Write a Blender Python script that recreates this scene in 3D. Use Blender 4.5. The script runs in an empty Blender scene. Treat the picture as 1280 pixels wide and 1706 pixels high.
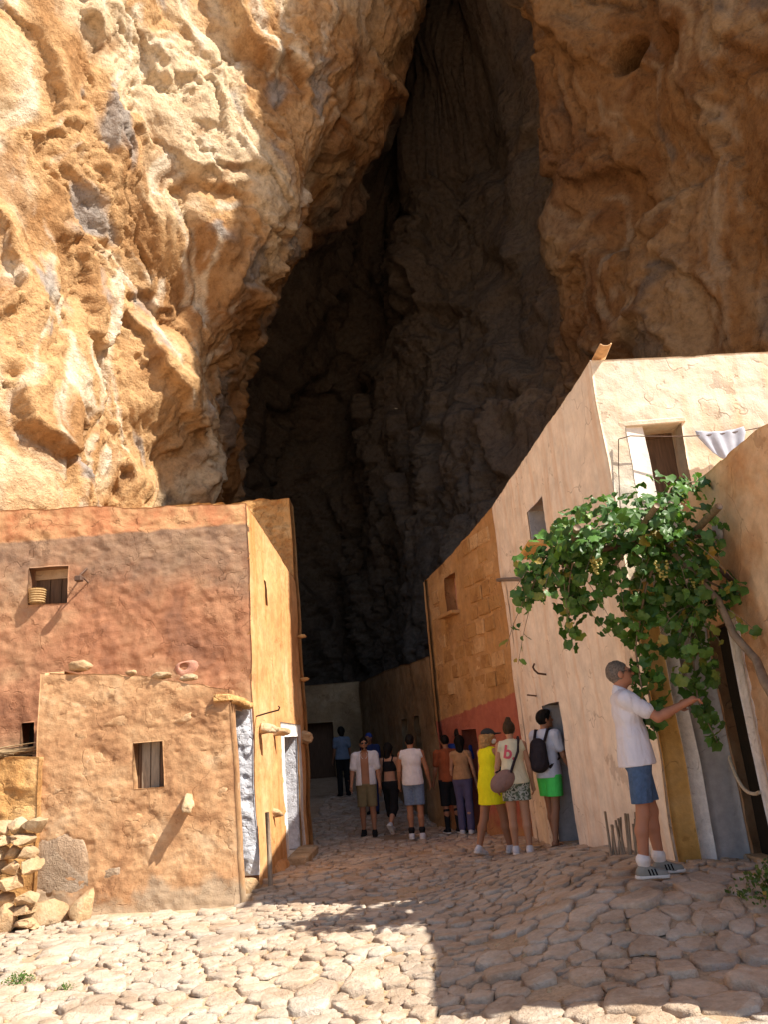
import bpy, bmesh, math, random
import numpy as np
import openvdb
from mathutils import Vector, Matrix
from mathutils.bvhtree import BVHTree

random.seed(7)
R = math.radians
scene = bpy.context.scene
col = scene.collection

# ------------------------------------------------------------------ camera, sky, sun, exposure
cam = bpy.data.cameras.new('camera')
cam.sensor_fit = 'VERTICAL'; cam.sensor_height = 24.0; cam.lens = 24.0 * 1280 / 1706
cam.clip_start = 0.05; cam.clip_end = 2000
camo = bpy.data.objects.new('camera', cam); col.objects.link(camo)
CAMP = np.array([0, 0, 1.65])
CMAT = Matrix.Rotation(math.pi / 2 + R(16.8), 3, 'X') @ Matrix.Rotation(-0.08, 3, 'Z')
camo.matrix_world = Matrix.Translation(CAMP) @ CMAT.to_4x4()
scene.camera = camo

SUN = Vector((1.0, -0.47, 1.25)).normalized()          # towards the sun
world = bpy.data.worlds.new('World'); scene.world = world; world.use_nodes = True
wn = world.node_tree
sky = wn.nodes.new('ShaderNodeTexSky'); sky.sky_type = 'NISHITA'; sky.sun_disc = False
sky.sun_elevation = math.asin(SUN.z); sky.sun_rotation = math.atan2(SUN.x, SUN.y)
sky.air_density = 1.0; sky.dust_density = 1.5; sky.ozone_density = 1.0
wn.nodes['Background'].inputs['Strength'].default_value = 0.085
wn.links.new(sky.outputs[0], wn.nodes['Background'].inputs['Color'])
sl = bpy.data.lights.new('sun', 'SUN'); sl.energy = 5.0; sl.angle = R(0.53); sl.color = (1.0, 0.93, 0.80)
so = bpy.data.objects.new('sun', sl); col.objects.link(so)
so.rotation_euler = SUN.to_track_quat('Z', 'Y').to_euler(); so.location = (20, -10, 40)
vs = scene.view_settings
scene.display_settings.display_device = 'sRGB'
vs.view_transform = 'Standard'; vs.look = 'None'; vs.exposure = 0.95; vs.gamma = 1.0; vs.use_curve_mapping = False
scene.cycles.max_bounces = 8; scene.cycles.diffuse_bounces = 5
scene.cycles.sample_clamp_indirect = 6

# ------------------------------------------------------------------ numpy noise
_rng = np.random.RandomState(11)
_PERM = np.tile(_rng.permutation(256), 3).astype(np.int64)
_G = _rng.normal(size=(256, 3)); _G /= np.linalg.norm(_G, axis=1)[:, None]
def gnoise(p):
    p = np.asarray(p, float); i = np.floor(p).astype(np.int64); f = p - i; i &= 255
    w = f * f * f * (f * (f * 6 - 15) + 10)
    out = 0
    for dx in (0, 1):
        hx = _PERM[i[..., 0] + dx]; wx = w[..., 0] if dx else 1 - w[..., 0]
        for dy in (0, 1):
            hy = _PERM[hx + i[..., 1] + dy]; wy = w[..., 1] if dy else 1 - w[..., 1]
            for dz in (0, 1):
                h = _PERM[hy + i[..., 2] + dz]; wz = w[..., 2] if dz else 1 - w[..., 2]
                g = _G[h]
                d = g[..., 0] * (f[..., 0] - dx) + g[..., 1] * (f[..., 1] - dy) + g[..., 2] * (f[..., 2] - dz)
                out = out + d * wx * wy * wz
    return out
def fbm(p, oct=4, lac=2.03, gain=0.5):
    a = 1.0; s = 0; p = np.asarray(p, float)
    for _ in range(oct):
        s = s + a * gnoise(p); p = p * lac + 17.3; a *= gain
    return s
def ridged(p, oct=4, gain=0.5):
    a = 1.0; s = 0; p = np.asarray(p, float)
    for _ in range(oct):
        s = s + a * (0.5 - np.abs(gnoise(p)) * 1.6); p = p * 2.07 + 9.1; a *= gain
    return s
def worley(p):
    p = np.asarray(p, float); i = np.floor(p).astype(np.int64); f = p - i
    d1 = np.full(p.shape[:-1], 9.0); d2 = d1.copy(); idc = np.zeros(p.shape[:-1])
    for dx in (-1, 0, 1):
        for dy in (-1, 0, 1):
            for dz in (-1, 0, 1):
                c = (i + np.array([dx, dy, dz])) & 255
                h = _PERM[_PERM[_PERM[c[..., 0]] + c[..., 1]] + c[..., 2]]
                o = np.stack([(_PERM[h] / 255.), (_PERM[h + 57] / 255.), (_PERM[h + 113] / 255.)], -1)
                q = f - np.array([dx, dy, dz]) - o
                d = np.sqrt((q * q).sum(-1))
                nn = d < d1
                d2 = np.where(nn, d1, np.minimum(d2, d)); idc = np.where(nn, h / 255., idc); d1 = np.where(nn, d, d1)
    return d1, d2, idc

def facets(p):
    """planar chips: nearest cell centre, each cell tilted its own way -> (tilt height, border distance, cell id)"""
    p = np.asarray(p, float); i = np.floor(p).astype(np.int64); f = p - i
    d1 = np.full(p.shape[:-1], 9.0); d2 = d1.copy(); tl = np.zeros(p.shape[:-1]); idc = tl.copy()
    for dx in (-1, 0, 1):
        for dy in (-1, 0, 1):
            for dz in (-1, 0, 1):
                c = (i + np.array([dx, dy, dz])) & 255
                h = _PERM[_PERM[_PERM[c[..., 0]] + c[..., 1]] + c[..., 2]]
                o = np.stack([(_PERM[h] / 255.), (_PERM[h + 57] / 255.), (_PERM[h + 113] / 255.)], -1)
                q = f - np.array([dx, dy, dz]) - o
                d = np.sqrt((q * q).sum(-1)); nn = d < d1
                d2 = np.where(nn, d1, np.minimum(d2, d)); tl = np.where(nn, (q * _G[h] * np.array([1, 1, .32])).sum(-1), tl); idc = np.where(nn, h / 255., idc); d1 = np.where(nn, d, d1)
    return tl, d2 - d1, idc

# ------------------------------------------------------------------ object helpers
def npmesh(name, v, q):
    me = bpy.data.meshes.new(name)
    v = np.asarray(v, np.float32); q = np.asarray(q, np.int32); n = q.shape[1]
    me.vertices.add(len(v)); me.vertices.foreach_set('co', v.ravel())
    me.loops.add(q.size); me.loops.foreach_set('vertex_index', q.ravel())
    me.polygons.add(len(q)); me.polygons.foreach_set('loop_start', np.arange(0, q.size, n, dtype=np.int32))
    me.update(calc_edges=True); me.validate()
    return me
def link(name, me, mat=None, parent=None, smooth=True):
    o = bpy.data.objects.new(name, me); col.objects.link(o)
    if mat is not None and me is not None and not me.materials: me.materials.append(mat)
    if smooth and me is not None: me.polygons.foreach_set('use_smooth', np.ones(len(me.polygons), bool))
    if parent is not None:
        o.parent = parent
        if parent.name in WORLDP: o.matrix_parent_inverse = parent.matrix_basis.inverted()
    return o
WORLDP = set()                                                      # things whose parts are given in world coordinates
def tag(o, label=None, cat=None, group=None, kind=None):
    if label: o['label'] = label
    if cat: o['category'] = cat
    if group: o['group'] = group
    if kind: o['kind'] = kind
    return o
def thing(name, label, cat, loc=(0, 0, 0), rz=0, group=None):
    o = bpy.data.objects.new(name, None); col.objects.link(o)
    o.location = loc; o.rotation_euler = (0, 0, rz); o.empty_display_size = 0.2
    return tag(o, label, cat, group)
def wthing(*a, **k):
    o = thing(*a, **k); WORLDP.add(o.name); return o
def pymesh(name, v, f):
    me = bpy.data.meshes.new(name); me.from_pydata([tuple(x) for x in v], [], f); me.update(); return me
def box(name, c, half, mat, parent=None, rot=None, bev=0.012, jit=0.0, seed=0):
    bm = bmesh.new(); bmesh.ops.create_cube(bm, size=2)
    for v in bm.verts: v.co = Vector((v.co.x * half[0], v.co.y * half[1], v.co.z * half[2]))
    if bev: bmesh.ops.bevel(bm, geom=bm.edges[:], offset=bev, segments=1, affect='EDGES')
    if jit:
        rr = random.Random(seed)
        for v in bm.verts: v.co += Vector((rr.uniform(-jit, jit), rr.uniform(-jit, jit), rr.uniform(-jit, jit)))
    if rot is not None: bmesh.ops.transform(bm, matrix=rot.to_4x4(), verts=bm.verts)
    bmesh.ops.translate(bm, vec=Vector(c), verts=bm.verts)
    me = bpy.data.meshes.new(name); bm.to_mesh(me); bm.free()
    return link(name, me, mat, parent, smooth=False)
def tubegeo(pts, rad, sides=8, wob=0.0, seed=0):
    pts = [Vector(p) for p in pts]; n = len(pts)
    rad = [rad] * n if not isinstance(rad, (list, tuple)) else rad
    rr = random.Random(seed); V = []; Fc = []
    up = Vector((0.13, 0.21, 0.97))
    for i, p in enumerate(pts):
        t = (pts[min(i + 1, n - 1)] - pts[max(i - 1, 0)]).normalized()
        a = t.cross(up)
        if a.length < 0.1: a = t.cross(Vector((1, 0, 0)))
        a.normalize(); b = t.cross(a)
        for k in range(sides):
            an = 2 * math.pi * k / sides; r = rad[i] * (1 + rr.uniform(-wob, wob))
            V.append(p + a * math.cos(an) * r + b * math.sin(an) * r)
    for i in range(n - 1):
        for k in range(sides):
            k2 = (k + 1) % sides
            Fc.append((i * sides + k, i * sides + k2, (i + 1) * sides + k2, (i + 1) * sides + k))
    Fc.append(tuple(range(sides))); Fc.append(tuple(reversed(range((n - 1) * sides, n * sides))))
    return V, Fc
def tube(name, pts, rad, mat, parent=None, sides=8, wob=0.0, seed=0):
    V, Fc = tubegeo(pts, rad, sides, wob, seed)
    return link(name, pymesh(name, V, Fc), mat, parent)
def rockmesh(name, size, seed, sub=2, rough=0.25, lo=.72, hi=.98):
    bm = bmesh.new(); bmesh.ops.create_icosphere(bm, subdivisions=sub, radius=1)
    P = np.array([v.co[:] for v in bm.verts])
    d = 1 + rough * (fbm(P * 1.1 + seed * 7.7, 3, gain=.6) * 1.7 + .5 * (worley(P * 1.6 + seed)[2] - .5))
    Pb = np.sign(P) * np.abs(P) ** 0.75                         # boxier than a ball
    rs = np.random.RandomState(seed * 13 + 1); P2 = Pb * d[:, None]
    for _ in range(11):
        nn = rs.normal(size=3); nn /= np.linalg.norm(nn); P2 = P2 - nn * np.maximum(0, P2 @ nn - rs.uniform(lo, hi))[:, None] * .9
    P2 = (P2 * (1 + .05 * fbm(P * 5 + seed, 2))[:, None]) * np.array(size)
    for v, p in zip(bm.verts, P2): v.co = p
    me = bpy.data.meshes.new(name); bm.to_mesh(me); bm.free(); return me
def rock(name, loc, size, seed, mat, parent=None, sub=2, rough=0.25, rot=(0, 0, 0), lo=.72, hi=.98):
    o = link(name, rockmesh(name, size, seed, sub, rough, lo, hi), mat, parent)
    o.location = loc; o.rotation_euler = rot; return o

# ------------------------------------------------------------------ materials
def nd(nt, typ, props=None, **ins):
    n = nt.nodes.new(typ)
    for k, v in (props or {}).items(): setattr(n, k, v)
    for k, v in ins.items():
        s = n.inputs[int(k[1:])] if k[0] == 'i' and k[1:].isdigit() else n.inputs[k.replace('_', ' ')]
        if isinstance(v, bpy.types.NodeSocket): nt.links.new(v, s)
        else: s.default_value = v
    return n
def c4(c): return (c[0], c[1], c[2], 1.0)
def ramp(nt, fac, stops):
    n = nd(nt, 'ShaderNodeValToRGB', i0=fac); e = n.color_ramp.elements
    while len(e) < len(stops): e.new(0.5)
    for k, (p, c) in enumerate(stops):
        e[k].position = p; e[k].color = c4(c) if isinstance(c, (tuple, list)) else (c, c, c, 1)
    return n.outputs[0]
def mixc(nt, fac, a, b, mode='MIX'):
    n = nt.nodes.new('ShaderNodeMix'); n.data_type = 'RGBA'; n.blend_type = mode
    for s, v in ((n.inputs[0], fac), (n.inputs[6], a), (n.inputs[7], b)):
        if isinstance(v, bpy.types.NodeSocket): nt.links.new(v, s)
        else: s.default_value = c4(v) if isinstance(v, (tuple, list)) else v
    return n.outputs[2]
def mth(nt, op, a, b=0.0, c=0.0, clamp=False):
    return nd(nt, 'ShaderNodeMath', {'operation': op, 'use_clamp': clamp}, i0=a, i1=b, i2=c).outputs[0]
def noise(nt, vec, scale, detail=6, rough=0.6, dist=0.0):
    return nd(nt, 'ShaderNodeTexNoise', None, Vector=vec, Scale=scale, Detail=float(detail), Roughness=rough, Distortion=dist).outputs[0]
def base(name, rough=0.9, spec=0.2):
    m = bpy.data.materials.new(name); m.use_nodes = True; nt = m.node_tree
    b = nt.nodes['Principled BSDF']; b.inputs['Roughness'].default_value = rough
    b.inputs['Specular IOR Level'].default_value = spec
    return m, nt, b
def setc(nt, b, c, h=None, bump=0.3, dist=0.02):
    if isinstance(c, bpy.types.NodeSocket): nt.links.new(c, b.inputs['Base Color'])
    else: b.inputs['Base Color'].default_value = c4(c)
    if h is not None:
        bp = nd(nt, 'ShaderNodeBump', None, Strength=bump, Distance=dist, Height=h)
        nt.links.new(bp.outputs[0], b.inputs['Normal'])
def pos(nt): return nd(nt, 'ShaderNodeNewGeometry').outputs['Position']
def sep(nt, v): return nd(nt, 'ShaderNodeSeparateXYZ', None, i0=v).outputs
def scalev(nt, v, s): return nd(nt, 'ShaderNodeVectorMath', {'operation': 'MULTIPLY'}, i0=v, i1=s).outputs[0]
def plaster(name, cols, scale=1.2, bump=0.5, streak=None, fleck=None, fine=60, post=None, patch=0.8):
    """weathered lime plaster: cols = ramp stops over a broad noise, flecks of another colour, grain"""
    m, nt, b = base(name, 0.93, 0.1); p = pos(nt)
    n1 = noise(nt, p, scale, 5, 0.62, 0.3)
    c = ramp(nt, n1, cols)
    n2 = noise(nt, p, scale * 6, 4, 0.7)
    c = mixc(nt, 0.45, c, mixc(nt, 1.0, c, ramp(nt, n2, [(0.3, (0.55, 0.52, 0.5)), (0.7, (1.25, 1.2, 1.15))]), 'MULTIPLY'))
    if streak:
        sv = scalev(nt, p, (3.5, 3.5, 0.25))
        c = mixc(nt, ramp(nt, noise(nt, sv, 1.3, 4), [(0.5, 0.0), (0.68, streak[1])]), c, streak[0])
    if fleck:
        c = mixc(nt, ramp(nt, noise(nt, p, fleck[1], 5, 0.7), [(fleck[2], 0.0), (fleck[2] + 0.02, fleck[3])]), c, fleck[0])
    pm = ramp(nt, noise(nt, nd(nt, 'ShaderNodeVectorMath', {'operation': 'ADD'}, i0=p, i1=(9., 4., 2.)).outputs[0], scale * 1.7, 5, 0.68), [(0.615, 0.0), (0.63, patch)])
    c = mixc(nt, pm, c, mixc(nt, 1.0, c, (0.74, 0.70, 0.68), 'MULTIPLY'))
    if post: c = post(nt, p, c)
    wv = nd(nt, 'ShaderNodeVectorMath', {'operation': 'ADD'}, i0=p, i1=scalev(nt, nd(nt, 'ShaderNodeTexNoise', None, Vector=p, Scale=2.5, Detail=3.0).outputs[1], (.7, .7, .7))).outputs[0]
    ck = nd(nt, 'ShaderNodeTexVoronoi', {'feature': 'DISTANCE_TO_EDGE'}, Vector=wv, Scale=0.8).outputs[0]
    ckm = mth(nt, 'MULTIPLY', ramp(nt, ck, [(0.0, 1.0), (0.009, 0.0)]), ramp(nt, n2, [(.45, 0.0), (.55, .7)]))
    c = mixc(nt, ckm, c, mixc(nt, 1.0, c, (0.4, 0.36, 0.33), 'MULTIPLY'))
    n3 = noise(nt, p, fine, 3, 0.7); n4 = noise(nt, p, 9, 4, 0.65)
    h = mth(nt, 'ADD', mth(nt, 'MULTIPLY', n4, 1.0), mth(nt, 'MULTIPLY', n3, 0.35))
    h = mth(nt, 'SUBTRACT', mth(nt, 'SUBTRACT', h, mth(nt, 'MULTIPLY', pm, 0.35)), mth(nt, 'MULTIPLY', ckm, 0.5))
    setc(nt, b, c, h, bump, 0.03)
    return m
def simple(name, c, rough=0.85, spec=0.2, var=0.18, scale=25, bump=0.15, metal=0.0, vec=None, stretch=None):
    m, nt, b = base(name, rough, spec)
    p = nd(nt, 'ShaderNodeTexCoord').outputs['Object']
    if stretch: p = scalev(nt, p, stretch)
    n = noise(nt, p, scale, 4, 0.6)
    cc = ramp(nt, n, [(0.25, tuple(x * (1 - var) for x in c)), (0.75, tuple(min(1, x * (1 + var)) for x in c))])
    setc(nt, b, cc, n, bump, 0.01); b.inputs['Metallic'].default_value = metal
    return m

def rock_material():
    m, nt, b = base('grotto_limestone', 0.95, 0.08); p = pos(nt)
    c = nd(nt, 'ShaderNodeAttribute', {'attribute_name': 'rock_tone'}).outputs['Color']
    f = noise(nt, p, 6, 5, 0.75)
    c = mixc(nt, 0.8, c, mixc(nt, 1.0, c, ramp(nt, f, [(0.3, (0.52, 0.48, 0.45)), (0.5, (1.0, 0.98, 0.95)), (0.7, (1.3, 1.28, 1.25))]), 'MULTIPLY'))
    n2 = nd(nt, 'ShaderNodeTexNoise', {'noise_type': 'RIDGED_MULTIFRACTAL'}, Vector=p, Scale=3.0, Detail=5.0, Roughness=0.62).outputs[0]
    h = mth(nt, 'ADD', mth(nt, 'MULTIPLY', n2, -0.35), mth(nt, 'MULTIPLY', f, 1.1))
    setc(nt, b, c, h, 0.8, 0.13)
    return m
MROCK = rock_material()

M_ANN = plaster('annexe_plaster', [(0.28, (0.29, 0.15, 0.08)), (0.42, (0.45, 0.25, 0.13)), (0.55, (0.54, 0.325, 0.175)), (0.72, (0.64, 0.45, 0.28))], 1.9, 0.42, fleck=((0.68, 0.52, 0.36), 3.2, 0.66, 0.5),
                post=lambda nt, p, c: mixc(nt, mth(nt, 'MULTIPLY', ramp(nt, mth(nt, 'ADD', sep(nt, p)[2], mth(nt, 'MULTIPLY', noise(nt, p, 2.2, 4), 0.9)), [(0.0, 1.0), (0.62, 1.0), (0.76, 0.0)]), 0.75), c, (0.42, 0.33, 0.235)))
M_ANN2 = plaster('exposed_ochre_stone', [(0.3, (0.38, 0.21, 0.11)), (0.5, (0.50, 0.30, 0.16)), (0.7, (0.60, 0.41, 0.25))], 4.0, 0.6)
def main_post(nt, p, c):
    s = sep(nt, p)
    zz = mth(nt, 'ADD', s[2], mth(nt, 'MULTIPLY', noise(nt, p, 0.9, 6, .65), 2.6))
    # grey weathered upper band, more so to the left, below the salmon cap
    gw = nd(nt, 'ShaderNodeMapRange', {'interpolation_type': 'SMOOTHSTEP'}, Value=zz, From_Min=5.1, From_Max=5.9, To_Min=0.0, To_Max=0.7).outputs[0]
    c = mixc(nt, gw, c, ramp(nt, noise(nt, p, 3, 6), [(0.35, (0.17, 0.125, 0.095)), (0.65, (0.36, 0.25, 0.165))]))
    cap = nd(nt, 'ShaderNodeMapRange', None, Value=mth(nt, 'ADD', s[2], mth(nt, 'MULTIPLY', noise(nt, p, 4, 4), 0.12)), From_Min=4.95, From_Max=4.99, To_Min=0.0, To_Max=0.9).outputs[0]
    c = mixc(nt, cap, c, ramp(nt, noise(nt, p, 2.5, 5), [(0.4, (0.50, 0.21, 0.10)), (0.62, (0.62, 0.36, 0.18))]))
    return c
M_MAIN = plaster('red_house_plaster', [(0.30, (0.25, 0.125, 0.08)), (0.44, (0.39, 0.185, 0.105)), (0.56, (0.44, 0.235, 0.135)), (0.72, (0.53, 0.34, 0.20))], 1.1, 0.42, post=main_post)
M_STREET = plaster('golden_street_plaster', [(0.3, (0.60, 0.295, 0.12)), (0.5, (0.68, 0.37, 0.165)), (0.68, (0.74, 0.47, 0.25))], 0.9, 0.45, streak=((0.50, 0.20, 0.05), 0.6))
M_BARE = plaster('bare_ochre_masonry', [(0.3, (0.40, 0.20, 0.075)), (0.5, (0.58, 0.33, 0.13)), (0.7, (0.68, 0.44, 0.21))], 2.2, 0.9)
M_WHITE = plaster('peach_limewash', [(0.3, (0.84, 0.73, 0.63)), (0.5, (0.87, 0.79, 0.70)), (0.7, (0.89, 0.83, 0.75))], 0.6, 0.28, streak=((0.66, 0.40, 0.22), 0.45), fleck=((0.50, 0.40, 0.32), 1.7, 0.70, 0.55))
M_CREAM = plaster('cream_limewash', [(0.3, (0.64, 0.47, 0.32)), (0.46, (0.73, 0.62, 0.49)), (0.7, (0.76, 0.70, 0.60))], 0.9, 0.4, streak=((0.72, 0.44, 0.22), 0.5))
def orange_post(nt, p, c):
    s = sep(nt, p)
    # terracotta painted dado; its upper edge rises towards the street mouth
    lim = mth(nt, 'ADD', 2.02, mth(nt, 'MULTIPLY', mth(nt, 'SUBTRACT', 16.0, s[1]), 0.085))
    d = mth(nt, 'SUBTRACT', mth(nt, 'SUBTRACT', lim, s[2]), mth(nt, 'MULTIPLY', mth(nt, 'SUBTRACT', noise(nt, p, 6, 4), 0.5), 0.10))
    red = nd(nt, 'ShaderNodeMapRange', None, Value=d, From_Min=0.0, From_Max=0.025, To_Min=0.0, To_Max=0.92).outputs[0]
    red = mth(nt, 'MULTIPLY', red, ramp(nt, mth(nt, 'ADD', s[2], mth(nt, 'MULTIPLY', noise(nt, p, 5, 5), 0.8)), [(0.55, 0.25), (0.85, 1.0)]))
    return mixc(nt, red, c, ramp(nt, noise(nt, p, 3, 5), [(0.35, (0.35, 0.10, 0.075)), (0.65, (0.46, 0.15, 0.105))]))
M_ORANGE = plaster('orange_earth_plaster', [(0.3, (0.36, 0.20, 0.085)), (0.5, (0.48, 0.28, 0.125)), (0.7, (0.57, 0.37, 0.19))], 1.0, 0.45, post=orange_post, streak=((0.62, 0.36, 0.13), 0.5))
M_ASHLAR = plaster('worn_ashlar', [(0.3, (0.34, 0.18, 0.075)), (0.5, (0.44, 0.25, 0.10)), (0.7, (0.50, 0.31, 0.14))], 2.5, 0.5)
M_ASHLAR2 = plaster('pale_sandstone_block', [(0.3, (0.46, 0.27, 0.12)), (0.5, (0.56, 0.35, 0.17)), (0.7, (0.62, 0.42, 0.23))], 2.5, 0.5)
M_LOWER = plaster('mottled_ochre_plaster', [(0.28, (0.42, 0.20, 0.10)), (0.42, (0.56, 0.32, 0.17)), (0.56, (0.66, 0.47, 0.31)), (0.72, (0.72, 0.56, 0.40))], 1.1, 0.5, fleck=((0.20, 0.10, 0.06), 7, 0.72, 0.7))
M_FAR = plaster('grey_ochre_plaster', [(0.3, (0.24, 0.16, 0.09)), (0.5, (0.36, 0.25, 0.14)), (0.7, (0.46, 0.35, 0.22))], 1.0, 0.4)
M_JAMB = plaster('bluish_limewash', [(0.3, (0.56, 0.58, 0.66)), (0.55, (0.70, 0.72, 0.80)), (0.7, (0.76, 0.78, 0.84))], 2.5, 0.9)
M_LIME = plaster('bright_whitewash', [(0.3, (0.78, 0.75, 0.74)), (0.6, (0.86, 0.84, 0.82))], 2.5, 0.4)
M_GREYP = plaster('grey_blue_paint', [(0.3, (0.36, 0.36, 0.38)), (0.6, (0.46, 0.45, 0.46))], 1.5, 0.2)
M_PINK = plaster('pink_mortar', [(0.3, (0.46, 0.23, 0.17)), (0.6, (0.54, 0.29, 0.21))], 5, 0.5)
M_OCHRE = plaster('ochre_band_plaster', [(0.3, (0.46, 0.24, 0.06)), (0.5, (0.60, 0.36, 0.12)), (0.7, (0.66, 0.44, 0.20))], 1.6, 0.3)
M_WOOD = simple('weathered_brown_wood', (0.13, 0.075, 0.045), 0.8, 0.2, 0.35, 6, 0.5, stretch=(6, 6, 0.6))
M_GREYW = simple('grey_dry_wood', (0.30, 0.235, 0.175), 0.9, 0.1, 0.3, 8, 0.5, stretch=(5, 5, 0.8))
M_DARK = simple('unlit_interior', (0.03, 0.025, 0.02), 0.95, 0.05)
M_IRON = simple('rusty_iron', (0.12, 0.07, 0.05), 0.7, 0.4, 0.4, 40, 0.3, metal=0.4)
M_PIPE = simple('grey_steel_pipe', (0.30, 0.27, 0.26), 0.5, 0.5, 0.2, 30, 0.1, metal=0.6)
M_ROPE = simple('pale_rope', (0.55, 0.47, 0.36), 0.95, 0.1, 0.25, 60, 0.5)
M_BASK = simple('straw_basket', (0.50, 0.34, 0.17), 0.9, 0.1, 0.3, 30, 0.5)
M_STRAW = simple('dry_branches', (0.30, 0.21, 0.12), 0.95, 0.1, 0.4, 10, 0.4)
M_TILE = simple('clay_tile', (0.62, 0.38, 0.20), 0.9, 0.1, 0.25, 12, 0.4)
M_ROOF = plaster('dusty_roof', [(0.3, (0.44, 0.28, 0.16)), (0.6, (0.56, 0.40, 0.26))], 1.5, 0.4)
def stone_material(name, stops, objrand=True):
    m, nt, b = base(name, 0.85, 0.25); p = pos(nt)
    n1 = noise(nt, p, 3.0, 7, 0.65)
    c = ramp(nt, n1, stops)
    if objrand:
        w = nd(nt, 'ShaderNodeTexVoronoi', None, Vector=p, Scale=2.4).outputs['Color']
        hue = sep(nt, w)[0]
        c = mixc(nt, mth(nt, 'MULTIPLY', sep(nt, w)[1], 0.55), c, mixc(nt, 1.0, c, (0.66, 0.63, 0.62), 'MULTIPLY'))
        c = mixc(nt, mth(nt, 'MULTIPLY', hue, 0.4), c, mixc(nt, 1.0, c, (1.05, 0.80, 0.58), 'MULTIPLY'))
    c = mixc(nt, 0.4, c, mixc(nt, 1.0, c, ramp(nt, noise(nt, p, 22, 6, 0.7), [(0.3, (0.55, 0.52, 0.5)), (0.7, (1.25, 1.22, 1.2))]), 'MULTIPLY'))
    h = mth(nt, 'ADD', noise(nt, p, 7, 7, 0.72), mth(nt, 'MULTIPLY', noise(nt, p, 45, 4, 0.7), 0.22))
    setc(nt, b, c, h, 0.9, 0.06); return m
M_COB = stone_material('worn_limestone_cobble', [(0.28, (0.42, 0.33, 0.25)), (0.45, (0.57, 0.48, 0.39)), (0.6, (0.66, 0.59, 0.51)), (0.75, (0.73, 0.68, 0.61))])
M_GREYS = stone_material('grey_beige_stone', [(0.3, (0.38, 0.28, 0.19)), (0.5, (0.48, 0.37, 0.27)), (0.7, (0.56, 0.45, 0.35))])
M_RUB = stone_material('rubble_stone', [(0.3, (0.42, 0.28, 0.15)), (0.5, (0.60, 0.44, 0.27)), (0.7, (0.70, 0.57, 0.40))])
def dirt_material():
    m, nt, b = base('packed_earth', 0.96, 0.05); p = pos(nt)
    c = ramp(nt, noise(nt, p, 1.3, 8, 0.65), [(0.3, (0.38, 0.27, 0.175)), (0.5, (0.50, 0.375, 0.26)), (0.7, (0.60, 0.48, 0.36))])
    c = mixc(nt, 0.5, c, mixc(nt, 1.0, c, ramp(nt, noise(nt, p, 35, 5, 0.7), [(0.3, (0.5, 0.48, 0.46)), (0.7, (1.3, 1.27, 1.25))]), 'MULTIPLY'))
    h = mth(nt, 'ADD', noise(nt, p, 14, 6, 0.65), mth(nt, 'MULTIPLY', noise(nt, p, 80, 5, 0.7), 0.4))
    setc(nt, b, c, h, 0.8, 0.03); return m
M_DIRT = dirt_material()
def leaf_material(name, c1, c2):
    m, nt, b = base(name, 0.45, 0.45)
    r = nd(nt, 'ShaderNodeNewGeometry').outputs['Random Per Island']; o = nd(nt, 'ShaderNodeObjectInfo').outputs['Random']
    v = mth(nt, 'FRACT', mth(nt, 'ADD', r, o)); p = nd(nt, 'ShaderNodeTexCoord').outputs['Object']
    c = ramp(nt, v, [(0.0, c1), (0.6, c2), (0.93, tuple(x * 1.5 for x in c2)), (1.0, (0.34, 0.24, 0.05))])
    c = mixc(nt, 0.35, c, mixc(nt, 1.0, c, ramp(nt, noise(nt, p, 40, 4), [(0.3, (0.6, 0.65, 0.6)), (0.7, (1.3, 1.25, 1.2))]), 'MULTIPLY'))
    setc(nt, b, c, noise(nt, p, 60, 3), 0.2, 0.004)
    t = nd(nt, 'ShaderNodeBsdfTranslucent', None, Color=mixc(nt, 1.0, c, (1.6, 1.5, 0.6), 'MULTIPLY'))
    mx = nd(nt, 'ShaderNodeMixShader', None, i0=0.28, i1=b.outputs[0], i2=t.outputs[0])
    nt.links.new(mx.outputs[0], nt.nodes['Material Output'].inputs[0]); return m
M_LEAF = leaf_material('grape_leaf', (0.030, 0.095, 0.018), (0.075, 0.17, 0.032))
M_WEED = leaf_material('weed_leaf', (0.06, 0.12, 0.025), (0.10, 0.17, 0.04))
M_VINE = simple('vine_bark', (0.23, 0.17, 0.12), 0.95, 0.1, 0.35, 12, 0.7)

# ------------------------------------------------------------------ ground
GC = np.array([(-6, 3, 0), (0, 3, 0), (3, 3, .15), (6, 4, .4), (-3, 6, .02), (-.3, 5.4, 0), (1.9, 5, .12), (2.0, 7.0, .42), (2.4, 7.7, .46), (3.0, 7.5, .44),
               (3.2, 5, .3), (.3, 7.3, .08), (-2, 9.6, .03), (-4.2, 9.4, .05), (-.3, 9.5, .03), (1.4, 11.3, .05), (1.95, 12.5, .1), (2.1, 10.5, .28), (2.27, 8.8, .4),
               (.1, 14.3, 0), (-.85, 15.4, .02), (-1.8, 14.2, 0), (.6, 15.8, 0), (-1, 18, .15), (-1.2, 22, .45), (-2.5, 26, .78), (0, 32, 1), (-6, 12, 0), (6, 12, .5),
               (-20, 0, 0), (20, 0, .4), (0, -20, 0), (0, 60, 1.5), (-20, 30, .5), (20, 30, .8)], float)
def gz(x, y):
    x = np.asarray(x, float); y = np.asarray(y, float)
    w = 1 / (((x[..., None] - GC[:, 0]) ** 2 + (y[..., None] - GC[:, 1]) ** 2) + 0.7) ** 2
    return (w * GC[:, 2]).sum(-1) / w.sum(-1)
def g1(x, y): return float(gz(x, y))

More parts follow.
